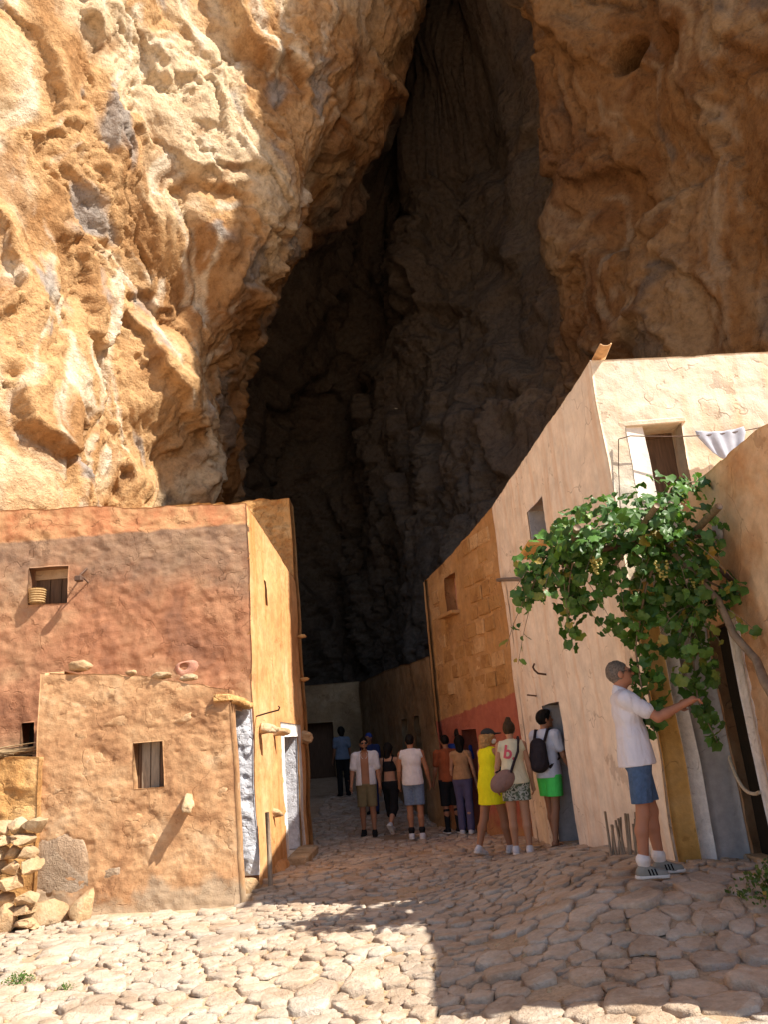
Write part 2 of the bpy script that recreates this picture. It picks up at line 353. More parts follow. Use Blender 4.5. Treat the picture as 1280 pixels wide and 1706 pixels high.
xs = np.concatenate([[-900, -300, -100, -40, -18, -10], np.arange(-7, 7.01, .09), [10, 18, 40, 100, 300, 900]])
ys = np.concatenate([[-900, -300, -100, -40, -15, -5, 0], np.arange(2, 34, .09), [38, 50, 100, 300, 900]])
X, Y = np.meshgrid(xs, ys, indexing='ij')
Z = gz(X, Y) - 0.012 + 0.022 * fbm(np.stack([X * 2.2, Y * 2.2, X * 0], -1), 4)
nx, ny = X.shape; idx = np.arange(nx * ny).reshape(nx, ny)
quads = np.stack([idx[:-1, :-1], idx[1:, :-1], idx[1:, 1:], idx[:-1, 1:]], -1).reshape(-1, 4)
ground = link('ground', npmesh('ground', np.stack([X, Y, Z], -1).reshape(-1, 3), quads), M_DIRT)
tag(ground, 'packed earth lane with worn cobblestones leading into the grotto', kind='structure')

# ------------------------------------------------------------------ the grotto: one folded rock sheet, plan outlines at rising heights
LEV = [
 # z, outline: far left, left, left face a, left face b, edge, inner left, recess left, back left, back, back right, right inner, recess, ridge, right mid, right edge, right, far right
 (-2.0, [(-60, 2), (-14, 8.0), (-7.6, 11.6), (-6.2, 14.6), (-5.1, 16.2), (-4.7, 21), (-6.0, 25), (-5.2, 33), (-2.0, 34), (0.2, 29), (2.3, 23), (3.6, 20), (4.8, 17.5), (6.3, 14.2), (9.3, 8.9), (15, 7.5), (60, 3)]),
 (5.8, [(-60, 2), (-14, 8.0), (-6.5, 11.5), (-5.6, 14.4), (-4.75, 16.0), (-4.4, 21), (-6.2, 25), (-5.2, 33), (-2.0, 34), (-0.5, 30), (1.8, 23.5), (3.2, 20.5), (4.6, 17.8), (6.4, 14.0), (9.3, 8.9), (15, 7.5), (60, 3)]),
 (9.3, [(-60, 2), (-14, 7.8), (-6.4, 11.3), (-5.4, 14.1), (-4.1, 16.0), (-4.2, 21), (-6.2, 25), (-5.2, 33), (-2.0, 34), (-0.2, 29.5), (2.6, 23.5), (4.2, 20.0), (4.9, 17.2), (6.4, 13.8), (9.3, 8.9), (15, 7.5), (60, 3)]),
 (12.3, [(-60, 2), (-14, 7.5), (-6.4, 11.1), (-5.05, 13.9), (-3.0, 16.0), (-4.3, 20.5), (-6.0, 24.5), (-4.8, 33), (-1.6, 33.5), (0.3, 29), (3.2, 23.5), (6.2, 19.4), (5.25, 16.6), (6.4, 13.4), (9.2, 9.0), (15, 7.5), (60, 3)]),
 (15.5, [(-60, 2), (-14, 7.0), (-6.4, 10.9), (-4.5, 13.6), (-1.75, 15.7), (-2.6, 19.3), (-4.6, 23.5), (-4.0, 33), (-1.0, 33), (0.6, 28), (3.8, 25.0), (6.3, 18.6), (4.75, 15.2), (6.3, 13.0), (9.0, 9.1), (15, 7.4), (60, 3)]),
 (18.5, [(-60, 2), (-14, 6.8), (-6.3, 10.7), (-3.9, 13.3), (-0.6, 15.3), (0.4, 17.9), (-1.8, 22.0), (-2.6, 32), (0.0, 32), (1.6, 27), (4.2, 25.0), (6.4, 18.0), (4.7, 14.2), (6.2, 12.4), (9.0, 9.2), (15, 7.3), (60, 3)]),
 (22.0, [(-60, 2), (-14, 6.5), (-6.2, 10.4), (-3.5, 13.0), (-0.1, 14.9), (1.9, 16.6), (0.4, 21.0), (-0.8, 30), (0.8, 30), (2.4, 26), (4.4, 25.0), (6.4, 17.6), (4.6, 13.6), (6.1, 12.0), (9.0, 9.7), (15, 8.0), (60, 5)]),  # from here up the unseen right edge is shaped to shadow the left face
 (28.0, [(-60, 2), (-14, 6.0), (-6.0, 9.8), (-2.7, 12.4), (1.0, 14.3), (3.4, 16.3), (3.2, 20.0), (1.6, 27), (2.2, 27), (3.0, 24), (3.8, 21.0), (4.8, 16.6), (4.8, 14.6), (6.0, 12.6), (9.0, 10.3), (15, 8.3), (60, 6)]),
 (34.0, [(-60, 2), (-14, 5.5), (-5.5, 8.5), (-1.0, 11.2), (2.2, 14.0), (4.0, 16.0), (4.0, 18.0), (3.9, 20), (4.0, 20.1), (4.1, 20), (4.2, 18.0), (4.5, 16.0), (5.2, 14.6), (6.2, 13.0), (9.0, 10.45), (15, 8.4), (60, 6)]),
 (46.0, [(-60, 2), (-14, 5.0), (-5.0, 8.0), (0.0, 10.6), (3.4, 13.4), (4.3, 15.2), (4.35, 16.0), (4.4, 16.5), (4.45, 16.5), (4.5, 16.5), (4.6, 16.0), (4.8, 15.2), (5.4, 14.4), (6.6, 13.0), (9.0, 10.9), (15, 8.8), (60, 7)]),
]
def catmull(P, t):
    n = len(P); i = np.clip(np.floor(t).astype(int), 0, n - 2); f = (t - i)[:, None]
    p0 = P[np.clip(i - 1, 0, n - 1)]; p1 = P[i]; p2 = P[i + 1]; p3 = P[np.clip(i + 2, 0, n - 1)]
    f = f.reshape(f.shape[:1] + (1,) * (P.ndim - 1))
    m1 = (p2 - p0) * .42; m2 = (p3 - p1) * .42
    return (2 * f**3 - 3 * f**2 + 1) * p1 + (f**3 - 2 * f**2 + f) * m1 + (-2 * f**3 + 3 * f**2) * p2 + (f**3 - f**2) * m2
ctl = np.array([l[1] for l in LEV], float); zl = np.array([l[0] for l in LEV])
zs = np.concatenate([np.arange(-2, 4, .35), np.arange(4, 23, .052), np.arange(23, 46.01, .5)])
lt = np.interp(zs, zl, np.arange(len(zl)))
rows = catmull(ctl, lt)                                             # (nz, K, 2)
ts = np.concatenate([np.linspace(0, 1, 8)[:-1], np.linspace(1, 2, 24)[:-1], np.linspace(2, 3, 72)[:-1], np.linspace(3, 4, 72)[:-1], np.linspace(4, 5, 88)[:-1], np.linspace(5, 6, 30)[:-1],
                     np.linspace(6, 7, 36)[:-1], np.linspace(7, 8, 22)[:-1], np.linspace(8, 9, 40)[:-1], np.linspace(9, 10, 60)[:-1], np.linspace(10, 11, 44)[:-1], np.linspace(11, 12, 44)[:-1],
                     np.linspace(12, 13, 64)[:-1], np.linspace(13, 14, 84)[:-1], np.linspace(14, 15, 16)[:-1], np.linspace(15, 16, 8)])
grid = catmull(rows.transpose(1, 0, 2), ts)                         # (ns, nz, 2)
P = np.concatenate([grid, np.broadcast_to(zs[None, :, None], grid.shape[:2] + (1,))], -1)
du = np.gradient(P, axis=0); dv = np.gradient(P, axis=1)
N = np.cross(du, dv); N /= np.linalg.norm(N, axis=-1, keepdims=True) + 1e-9
N = -N if N[150, 150, 1] > 0 else N
warp = np.stack([fbm(P * 0.35 + 40 + k * 13, 3) for k in range(3)], -1)
Q = P + warp * 1.3
Qs = Q * np.array([1, 1, 0.55])                                     # features drawn out vertically
tt = ts[:, None] * np.ones(len(zs))[None]
Qs = np.stack([Q[..., 0] + .25 * Q[..., 2], Q[..., 1], Q[..., 2] * .5], -1)
crag = np.clip(fbm(Qs * .5 + 61, 3) * 2.0 + .22, 0, 1)
D = 1.0 * fbm(Qs * 0.30, 3) + 0.30 * ridged(Qs * 0.5 + 3, 2)
jag = np.stack([fbm(P * 2.6 + 140 + k * 13, 3) for k in range(3)], -1)
Qf = np.stack([Q[..., 0] + .35 * Q[..., 2], Q[..., 1], Q[..., 2] * .45], -1)
t1, e1, i1_ = facets(Qf * .55 + 5 + .10 * jag); D += .85 * t1 + .25 * (i1_ - .5)
t2, e2, i2_ = facets(Qf * 1.35 + 9 + .22 * jag); D += (.34 * t2 + .10 * (i2_ - .5)) * (.35 + .65 * crag)
for _ in range(2):                                                   # take the saw-teeth off the fracture edges
    D[:, 1:-1] = .25 * D[:, :-2] + .5 * D[:, 1:-1] + .25 * D[:, 2:]; D[1:-1] = .25 * D[:-2] + .5 * D[1:-1] + .25 * D[2:]
t3, e3, i3_ = facets(Qf * 3.4 + 2 + .35 * jag); D += (.15 * t3 + .05 * (i3_ - .5)) * (.25 + .75 * crag)
t4, e4, i4_ = facets(Q * np.array([7.5, 7.5, 5.5]) + .5 * jag); D += .085 * t4 * (.3 + .7 * crag)
D -= .20 * np.clip(1 - e1 / .05, 0, 1) + .07 * np.clip(1 - e2 / .06, 0, 1) * crag         # fracture lines
D += .15 * ridged(Qs * np.array([2.6, 2.6, 2.0]), 4) * (.3 + .7 * crag) + 0.07 * fbm(Q * 6, 3) * (.4 + crag) + .05 * ridged(Q * np.array([7, 7, 3.]), 2)
pit = np.clip(fbm(Qs * 1.6 + 77, 3) - .30, 0, 1); D -= pit * 0.7
drip = np.clip(gnoise(np.stack([Q[..., 0] * 2.3, Q[..., 1] * 2.3, Q[..., 2] * .35], -1) + 3), -.3, .6); D += .14 * drip
# mineral colours of the rock plus painted-in grotto shade, worked out per vertex
def lerp(a, b, f): return a * (1 - f[..., None]) + np.array(b) * f[..., None]
def sst(x, a, b): x = np.clip((x - a) / (b - a), 0, 1); return x * x * (3 - 2 * x)
tone = np.zeros(P.shape) + np.array((.59, .355, .165))
tone = lerp(tone, (.74, .57, .36), sst(fbm(Qs * .45 + 21, 5), -.02, .34))
tone = lerp(tone, (.36, .18, .07), sst(fbm(Qs * .6 + 90, 5), .05, .40) * .8)
sv = np.stack([Q[..., 0] * 1.9 + .3 * Q[..., 2], Q[..., 1] * 1.9, Q[..., 2] * .3], -1)
tone = lerp(tone, (.80, .68, .50), sst(fbm(sv + 7, 4), .12, .45) * .8)
tone = lerp(tone, (.33, .16, .06), sst(fbm(sv * 1.3 + 37, 4), .18, .5) * .7)
tone = lerp(tone, (.36, .32, .28), sst(fbm(Qs * .8 + 140, 4) + .35 * (crag - .6), .12, .36) * .85)
brown = sst(tt + .5 * fbm(Q * .3, 2), 3.75, 4.5)                     # browner rock of the grotto sides, darkened further to paint in their shade
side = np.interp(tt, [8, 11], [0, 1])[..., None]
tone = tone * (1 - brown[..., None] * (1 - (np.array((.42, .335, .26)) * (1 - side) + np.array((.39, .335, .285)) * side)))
depth_shade = sst(P[..., 1] + 3 * fbm(Q * .3 + 9, 2), 13.5, 23) * .88 * sst(tt, 4.6, 5.6)         # greyer rock of the depths, with the cave's shade painted in
tone = lerp(tone, (.15, .122, .095), depth_shade)
tone = np.clip(tone * np.array((.90, .92, 1.0)), .02, .80)
def dent(p, r, a, pw=1):
    global D
    d = P - np.array(p); D += a * np.exp(-((d / np.array(r)) ** 2).sum(-1) ** pw)
dent((-4.2, 14.2, 9.2), (1.0, 1.2, 1.5), 0.9)                       # bulge low on the lit face
dent((-4.0, 14.6, 11.6), (1.2, 1.4, 0.9), -0.9)                     # hollow under the overhang
dent((-3.2, 14.4, 13.2), (1.4, 1.6, 1.3), 0.55)
dent((-4.5, 15.6, 8.0), (0.6, 0.7, 0.9), -0.8)
dent((6.07, 13.08, 15.48), (0.25, 0.45, 0.27), -4.5, 2)                  # small black hole high in the right wall
amp = np.interp(tt, [0, 2, 4, 6, 9, 12, 13.3, 14, 16], [.9, 0.62, 0.66, 1.2, 1.2, .8, .55, .36, .5])
P = P + N * (D * amp)[..., None]
ns, nz = P.shape[:2]; idx = np.arange(ns * nz).reshape(ns, nz)
quads = np.stack([idx[:-1, :-1], idx[1:, :-1], idx[1:, 1:], idx[:-1, 1:]], -1).reshape(-1, 4)
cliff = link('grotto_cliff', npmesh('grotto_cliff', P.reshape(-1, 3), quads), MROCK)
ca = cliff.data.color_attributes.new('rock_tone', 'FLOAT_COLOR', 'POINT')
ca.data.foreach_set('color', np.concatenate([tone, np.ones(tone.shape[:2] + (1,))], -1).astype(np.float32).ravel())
tag(cliff, 'towering orange limestone cliff folding into a tall dark grotto', kind='structure')

# ------------------------------------------------------------------ walls
def wall(name, p0, p1, z0, top, mat, parent, ops=(), step=.03, thick=.3, disp=.03, fine=.012, p0t=None, p1t=None, seed=0, extra=None, rag=0.0):
    p0 = np.array(p0, float); p1 = np.array(p1, float)
    p0t = p0 if p0t is None else np.array(p0t, float); p1t = p1 if p1t is None else np.array(p1t, float)
    L = np.linalg.norm(p1 - p0); d = (p1 - p0) / L; n = np.array([d[1], -d[0], 0.])
    tu = np.array([t[0] for t in top]); tz = np.array([t[1] for t in top]); zmax = tz.max()
    us = set(np.round(np.linspace(0, L, max(2, int(L / step) + 1)), 4)); zz = set(np.round(np.linspace(z0, zmax, max(2, int((zmax - z0) / step) + 1)), 4))
    def put(s, e):
        for q in [q for q in s if abs(q - e) < step * .45]: s.discard(q)
        s.add(round(e, 4))
    for o in ops:
        put(us, o[0]); put(us, o[1]); put(zz, o[2]); put(zz, o[3])
    us = np.array(sorted(us)); zz = np.array(sorted(zz))
    zc = max([o[3] for o in ops] + [z0])
    U, V = np.meshgrid(us, zz, indexing='ij')
    topu = np.interp(U, tu, tz) + rag * np.clip(np.minimum(U, L - U) / .4, 0, 1) * (gnoise(np.stack([U * 1.1, U * 0 + seed, U * 0], -1)) + .7 * gnoise(np.stack([U * 4, U * 0 + seed + 5, U * 0], -1)) + .35 * np.round(gnoise(np.stack([U * 2.2, U * 0 + seed + 9, U * 0], -1)) * 3) )
    ZZ = np.where(V > zc, zc + (V - zc) * (topu - zc) / max(zmax - zc, 1e-6), V)
    fz = np.clip((ZZ - z0) / max(zmax - z0, 1e-6), 0, 1)[..., None]; fu = (U / L)[..., None]
    b = (p0 + (p1 - p0) * fu) * (1 - fz) + (p0t + (p1t - p0t) * fu) * fz
    P = np.concatenate([b, ZZ[..., None]], -1)
    vec = np.stack([fbm(P * .9 + seed + k * 19, 4, gain=.42) for k in range(3)], -1) * disp * .8
    vec[..., 2] *= .6
    nn = fine * (fbm(P * 5 + seed, 4) * 1.3 + ridged(P * np.array([3, 3, 5]) + seed, 3) * .7)
    if extra is not None: nn = nn + extra(P, U, ZZ)
    edge = np.clip(np.minimum(U, L - U) / .08, 0.15, 1)
    P2 = P + vec + n * (nn * edge)[..., None]
    nu, nv = U.shape; idx = np.arange(nu * nv).reshape(nu, nv)
    hole = np.zeros((nu - 1, nv - 1), bool)
    uc = (us[:-1] + us[1:]) / 2; zcc = (zz[:-1] + zz[1:]) / 2
    dep = np.zeros((nu - 1, nv - 1))
    for o in ops:
        m = ((uc > o[0]) & (uc < o[1]))[:, None] & ((zcc > o[2]) & (zcc < o[3]))[None]
        hole |= m; dep[m] = o[4]
    verts = [P2.reshape(-1, 3)]; q = np.stack([idx[:-1, :-1], idx[1:, :-1], idx[1:, 1:], idx[:-1, 1:]], -1)[~hole].tolist()
    cnt = nu * nv; extra_v = []; cache = {}
    def back(i, dd, k):
        nonlocal cnt
        key = (i, round(dd, 3))
        if key not in cache:
            extra_v.append(P2.reshape(-1, 3)[i] - n * dd); cache[key] = cnt; cnt += 1
        return cache[key]
    def strip(a, c, dd):
        q.append([int(a), int(c), back(int(c), dd, 0), back(int(a), dd, 0)])
    solid = ~hole
    for i in range(nu - 1):
        for j in range(nv - 1):
            if hole[i, j]:
                dd = dep[i, j]
                if i > 0 and solid[i - 1, j]: strip(idx[i, j], idx[i, j + 1], dd)
                if i < nu - 2 and solid[i + 1, j]: strip(idx[i + 1, j + 1], idx[i + 1, j], dd)
                if j > 0 and solid[i, j - 1]: strip(idx[i + 1, j], idx[i, j], dd)
                if j < nv - 2 and solid[i, j + 1]: strip(idx[i, j + 1], idx[i + 1, j + 1], dd)
    for i in range(nu - 1):
        if solid[i, -1]: strip(idx[i + 1, -1], idx[i, -1], thick)
    for j in range(nv - 1):
        if solid[0, j]: strip(idx[0, j + 1], idx[0, j], thick)
        if solid[-1, j]: strip(idx[-1, j], idx[-1, j + 1], thick)
    if extra_v: verts.append(np.array(extra_v))
    me = npmesh(name, np.concatenate(verts), np.array(q))
    o = link(name, me, mat, parent)
    return o
def slab(name, pts, z, mat, parent, t=.15):
    zs_ = z if isinstance(z, (list, tuple)) else [z] * len(pts)
    n = len(pts)
    v = [(p[0], p[1], zz) for p, zz in zip(pts, zs_)] + [(p[0], p[1], zz - t) for p, zz in zip(pts, zs_)]
    f = [tuple(range(n)), tuple(reversed(range(n, 2 * n)))] + [(i, n + i, n + (i + 1) % n, (i + 1) % n) for i in range(n)]
    return link(name, pymesh(name, v, f), mat, parent, smooth=False)

# ------------------------------------------------------------------ buildings
def lumps(P, U, Z, a=.035):
    """uneven plaster over rubble: soft stones below, flaked-off patches with crisp edges, trowel ridges"""
    w1, w2, wid = worley(P * np.array([2.1, .6, 3.6]) + 3 + .5 * fbm(P * 1.3, 2)[..., None])
    r = a * .30 * (np.clip(w2 - w1, 0, .30) / .30 - .6) * np.clip(fbm(P * 1.1 + 5, 2) + .4, 0, 1) + a * .25 * (wid - .5)
    fl = fbm(P * np.array([1.6, 1.6, 2.4]) + 70, 5, gain=.6); r -= a * .35 * sst(fl, .12, .17)
    f2 = fbm(P * np.array([4.2, 4.2, 6]) + 170, 4, gain=.6); r -= a * .22 * sst(f2, .22, .27)
    r += a * .18 * ridged(P * np.array([5, 5, 9]) + 30, 3)
    return r - .04 * np.clip(fbm(P * 2.7 + 50, 3) - .36, 0, 1)

red = wthing('plastered_house', 'tall red-brown plastered house with a flat parapet at the left, below the sunlit cliff', 'house', (-4.5, 12.5, 0))
wall('front_wall', (-7.4, 10.8), (-1.99, 10.8), -.4, [(0, 5.47), (3.0, 5.36), (3.6, 5.30), (5.41, 5.22)], M_MAIN, red, [(2.22, 2.78, 3.94, 4.48, .28), (2.2, 2.38, 1.75, 2.32, .3)], .026, .35, .05, .016, p1t=(-2.03, 10.8), extra=lambda P, U, Z: lumps(P, U, Z, .018), rag=.035)
wall('street_wall', (-1.99, 10.8), (-1.74, 14.3), -.4, [(0, 5.22), (3.51, 4.74)], M_STREET, red, [(1.84, 2.94, .1, 1.93, .5), (.93, 1.05, 3.86, 4.25, .18)], .03, .4, .05, .008, p0t=(-2.03, 10.8), p1t=(-1.80, 14.3))
wall('back_wall', (-5.7, 14.32), (-1.735, 14.32), -.4, [(0, 6.44), (2.6, 6.46), (2.65, 6.40), (3.96, 6.42)], M_BARE, red, [], .035, .6, .05, .02, p1t=(-1.83, 14.32), extra=lambda P, U, Z: lumps(P, U, Z, .10), rag=.05)
slab('roof', [(-7.4, 11.0), (-2.2, 11.0), (-2.0, 14.4), (-7.4, 14.4)], 4.5, M_ROOF, red)
w = box('window', (-4.9, 11.06, 4.21), (.33, .02, .32), M_WOOD, red); 
for k in range(3): box('board', (-5.07 + .17 * k, 11.03, 4.21), (.08, .012, .30), M_WOOD, w, bev=.004)
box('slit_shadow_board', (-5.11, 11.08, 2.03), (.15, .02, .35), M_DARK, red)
box('slit_board', (-2.12, 11.85, 4.05), (.02, .12, .25), M_DARK, red)
fr = wall('door_frame', (-1.872, 12.47), (-1.762, 13.98), .02, [(0, 2.12), (1.51, 2.10)], M_LIME, red, [(.2, 1.3, .12, 1.9, .42)], .05, .08, .05, .006, p0t=(-1.89, 12.47), p1t=(-1.78, 13.98))
wall('door_jamb', (-2.25, 13.67), (-1.815, 13.67), .13, [(0, 1.9), (.42, 1.9)], M_JAMB, red, [], .03, .05, .03, .012)
box('door', (-2.29, 13.2, 1.0), (.03, .62, .95), M_WOOD, red)
box('doorstep', (-1.72, 13.2, .06), (.16, .72, .09), M_RUB, red, bev=.03, jit=.012, seed=3)
# low buttress swelling at the foot of the street wall
rock('plinth_bulge', (-1.90, 12.05, .0), (.10, .5, .20), 5, M_STREET, red, 3, .3)
# drain hole with its pink mortar collar
bm = bmesh.new(); n = 26; rings = [(.055, .10), (.056, .0), (.066, -.022), (.10, -.022), (.14, -.012), (.17, .02)]
vv = []
for k, (r, y) in enumerate(rings):
    for i in range(n):
        a = 2 * math.pi * i / n; q = 1 + (.10 * math.sin(2 * a + .6) + .12 * math.sin(3 * a)) * (k / 5)
        vv.append(bm.verts.new((r * q * math.cos(a) + .012 * k, y, r * q * math.sin(a) * .85 - .012 * k)))
for k in range(len(rings) - 1):
    for i in range(n): bm.faces.new((vv[k * n + i], vv[k * n + (i + 1) % n], vv[(k + 1) * n + (i + 1) % n], vv[(k + 1) * n + i]))
bm.faces.new([vv[i] for i in range(n)])
me = bpy.data.meshes.new('drain_collar'); bm.to_mesh(me); bm.free()
o = link('drain_collar', me, M_PINK, red); o.location = (-2.97, 10.792, 2.92)
o = box('drain_bore', (-2.97, 10.84, 2.90), (.05, .015, .042), M_DARK, red, bev=.01)
tag(o, 'black mouth of the drain hole')
for k, (y, z) in enumerate(((14.1, 3.66), (14.25, 2.90))):
    rock('wall_peg', (-1.70, y, z), (.09, .05, .04), 40 + k, M_BARE, red, 2)

ann = wthing('stone_annexe', 'low ochre rubble-and-plaster annexe with one small window, in front of the red-brown house', 'annexe', (-3.2, 10.2, 0))
wall('front_wall', (-4.45, 9.7), (-1.99, 9.7), -.4, [(0, 2.84), (.7, 2.79), (1.3, 2.70), (2.46, 2.45)], M_ANN, ann, [(1.21, 1.58, 1.37, 1.90, .2)], .02, .3, .04, .013, p0t=(-4.48, 9.76), p1t=(-2.11, 9.76), rag=.04, extra=lambda P, U, Z: lumps(P, U, Z, .024) + .05 * np.clip(.55 - Z, 0, 1) * np.clip(fbm(P * 1.3 + 9, 2) + .5, 0, 1))
wall('side_wall', (-4.46, 10.78), (-4.45, 9.705), -.4, [(0, 2.84), (1.075, 2.84)], M_ANN, ann, [], .04, .3, .04, .02, p1t=(-4.48, 9.765))
rr = random.Random(31)
for k, (x, z, sx, sz) in enumerate(((-4.13, .64, .30, .31), (-3.5, .45, .16, .10), (-2.45, .42, .20, .11), (-2.9, .36, .14, .09), (-3.1, .75, .13, .08), (-3.75, 1.15, .15, .10), (-3.45, 1.28, .11, .07), (-2.55, .82, .17, .09), (-4.2, 1.45, .14, .10),
        (-3.75, 1.75, .18, .09), (-3.5, 2.2, .20, .08), (-2.45, 1.75, .13, .09), (-2.7, 2.15, .15, .06), (-4.15, 2.35, .17, .10), (-3.0, 2.35, .12, .06), (-2.35, 2.2, .10, .06), (-2.8, 1.12, .10, .07), (-3.95, 2.05, .11, .07), (-3.3, 1.02, .14, .06), (-2.25, 1.25, .12, .08), (-2.3, .62, .13, .09))):
    rock('exposed_stone', (x, 9.7075 + .0187 * z + .024 + rr.uniform(-.006, .008) - (.012 if k == 0 else 0), z), (sx * 1.25, .036, sz * 1.25), 300 + k, M_GREYS if k < 4 else M_ANN2, ann, 3, .35, (0, rr.uniform(-.2, .2), 0), lo=.5, hi=.92)
slab('roof', [(-4.4, 9.85), (-2.15, 9.85), (-2.15, 10.78), (-4.4, 10.78)], [2.72, 2.38, 2.38, 2.74], M_ROOF, ann)
sh = box('window_shutter', (-3.055, 9.90, 1.635), (.22, .015, .30), M_WOOD, ann)
for k in range(3): box('board', (-3.17 + .115 * k, 9.88, 1.635), (.052, .012, .285), M_GREYW if k < 2 else M_WOOD, sh, bev=.004)
wall('door_jamb', (-2.5, 10.755), (-1.985, 10.755), .17, [(0, 2.26), (.515, 2.25)], M_JAMB, ann, [], .02, .04, .05, .018, p1t=(-2.035, 10.755), extra=lambda P, U, Z: lumps(P, U, Z, .045))
rock('threshold', (-2.12, 10.62, .05), (.2, .22, .15), 8, M_RUB, ann, 3, .15)
lt = box('lintel', (-2.19, 10.25, 2.36), (.11, .56, .05), M_BARE, ann, bev=.02, jit=.01, seed=4)
for k in range(9): rock('cane_end', (-2.06, 9.84 + .11 * k, 2.33 - .004 * k), (.075, .05, .055), 60 + k, M_BARE, lt, 2, .2)
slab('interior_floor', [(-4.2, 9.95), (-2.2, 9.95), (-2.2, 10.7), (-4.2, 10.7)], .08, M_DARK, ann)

wh = wthing('whitewashed_house', 'tall peach-whitewashed house on the right with a brown shuttered upper window', 'house', (4.2, 10, .3))
wall('street_wall', (1.88, 12.7), (2.38, 7.6), -.4, [(0, 5.42), (5.12, 5.48)], M_WHITE, wh, [(1.55, 2.27, .1, 2.01, .42), (2.02, 2.77, 4.10, 4.70, .32)], .03, .45, .05, .006, rag=.018)
wall('front_wall', (2.38, 7.6), (7.0, 7.78), -.4, [(0, 5.48), (4.62, 5.40)], M_CREAM, wh, [(.24, .84, 3.84, 4.68, .3)], .028, .4, .05, .010, rag=.018, extra=lambda P, U, Z: .014 * np.clip(fbm(P * 3 + 8, 3) + .1, 0, 1) * np.exp(-((Z - 4.85) / .22) ** 2))
slab('roof', [(2.3, 12.6), (2.75, 7.9), (6.9, 8.0), (6.9, 12.6)], 5.2, M_ROOF, wh)
wall('back_wall', (6.95, 12.7), (1.9, 12.72), -.4, [(0, 5.3), (5.05, 5.4)], M_WHITE, wh, [], .3, .3, .02, .004)
shw = box('window_shutter', (2.92, 7.92, 4.25), (.32, .02, .45), M_WOOD, wh)
for k in range(2): box('shutter_leaf', (2.76 + .31 * k, 7.895, 4.22), (.147, .012, .40), M_WOOD, shw, bev=.008)
box('window_lintel', (2.92, 7.76, 4.705), (.36, .16, .03), M_CREAM, wh, bev=.01)
box('window', (2.42, 10.32, 4.4), (.02, .40, .35), M_WOOD, wh)
box('window_jamb', (2.24, 10.665, 4.40), (.16, .012, .30), M_GREYP, wh, bev=.004)
box('window_sill', (2.02, 10.33, 4.06), (.14, .44, .035), M_OCHRE, wh, bev=.012, rot=None)
box('door', (2.50, 10.8, 1.05), (.02, .40, 1.0), M_WOOD, wh)
wall('door_jamb', (1.99, 11.125), (2.46, 11.125), .1, [(0, 2.0), (.47, 2.0)], M_GREYP, wh, [], .06, .02, .02, .004)
slab('doorstep', [(1.98, 11.1), (2.05, 10.45), (2.5, 10.45), (2.45, 11.1)], .24, M_RUB, wh, .3)
# painted bands on the front wall beside the dark doorway
wall('ochre_band', (2.40, 7.572), (2.62, 7.572), 0.0, [(0, 3.0), (.22, 3.0)], M_OCHRE, wh, [], .05, .02, .035, .006)
wall('white_band', (2.60, 7.555), (2.75, 7.555), 0.0, [(0, 2.62), (.15, 2.62)], M_LIME, wh, [], .05, .03, .035, .004)
wall('grey_jamb', (2.73, 7.545), (3.03, 7.545), 0.0, [(0, 2.55), (.30, 2.55)], M_GREYP, wh, [], .05, .03, .035, .004)
# clay spout at the parapet corner: a shallow curved tile laid over the edge
V = []; n = 9
for k in range(2):
    for i in range(n):
        a = math.pi * (.12 + .76 * i / (n - 1)); rr_ = (.068, .085)[k]
        for (yy, zz_, sc_) in ((7.78, .05, 1.), (7.27, -.02, .82)): V.append((2.52 - .10 * (7.78 - yy) + rr_ * sc_ * math.cos(a), yy, 5.53 + zz_ - rr_ * sc_ * math.sin(a) * .7))
f = []
for i in range(n - 1):
    a0 = 2 * i; b0 = 2 * n + 2 * i
    f += [(a0, a0 + 1, a0 + 3, a0 + 2), (b0, b0 + 2, b0 + 3, b0 + 1), (a0 + 1, b0 + 1, b0 + 3, a0 + 3)]
f += [(0, 2 * n, 2 * n + 1, 1), (2 * n - 2, 2 * n - 1, 4 * n - 1, 4 * n - 2)]
link('clay_spout', pymesh('clay_spout', V, f), M_TILE, wh, smooth=True)

low = wthing('ochre_house', 'lower mottled ochre house at the right edge, its dark doorway hung with a rope', 'house', (4.5, 6, .4))
wall('street_wall', (3.04, 7.57), (3.09, 4.05), -.4, [(0, 3.87), (3.52, 3.80)], M_LOWER, low, [(.06, .53, .2, 2.46, .5)], .03, .45, .06, .014, rag=.03)
wall('end_wall', (3.09, 4.05), (7.0, 4.1), -.4, [(0, 3.80), (3.9, 3.8)], M_LOWER, low, [], .12, .4, .03, .01)
slab('roof', [(3.2, 7.5), (3.3, 4.25), (7, 4.25), (7, 7.5)], 3.70, M_ROOF, low)
wall('door_frame', (3.018, 7.04), (3.022, 6.86), .1, [(0, 2.5), (.18, 2.5)], M_LIME, low, [], .05, .03, .03, .005)
box('door', (3.14, 7.27, 1.4), (.02, .26, 1.15), M_DARK, low)  # near-black panel filling the opening, paints in the darkness of the interior
slab('threshold', [(2.98, 7.55), (2.98, 7.0), (3.6, 7.0), (3.6, 7.55)], .47, M_RUB, low, .4)

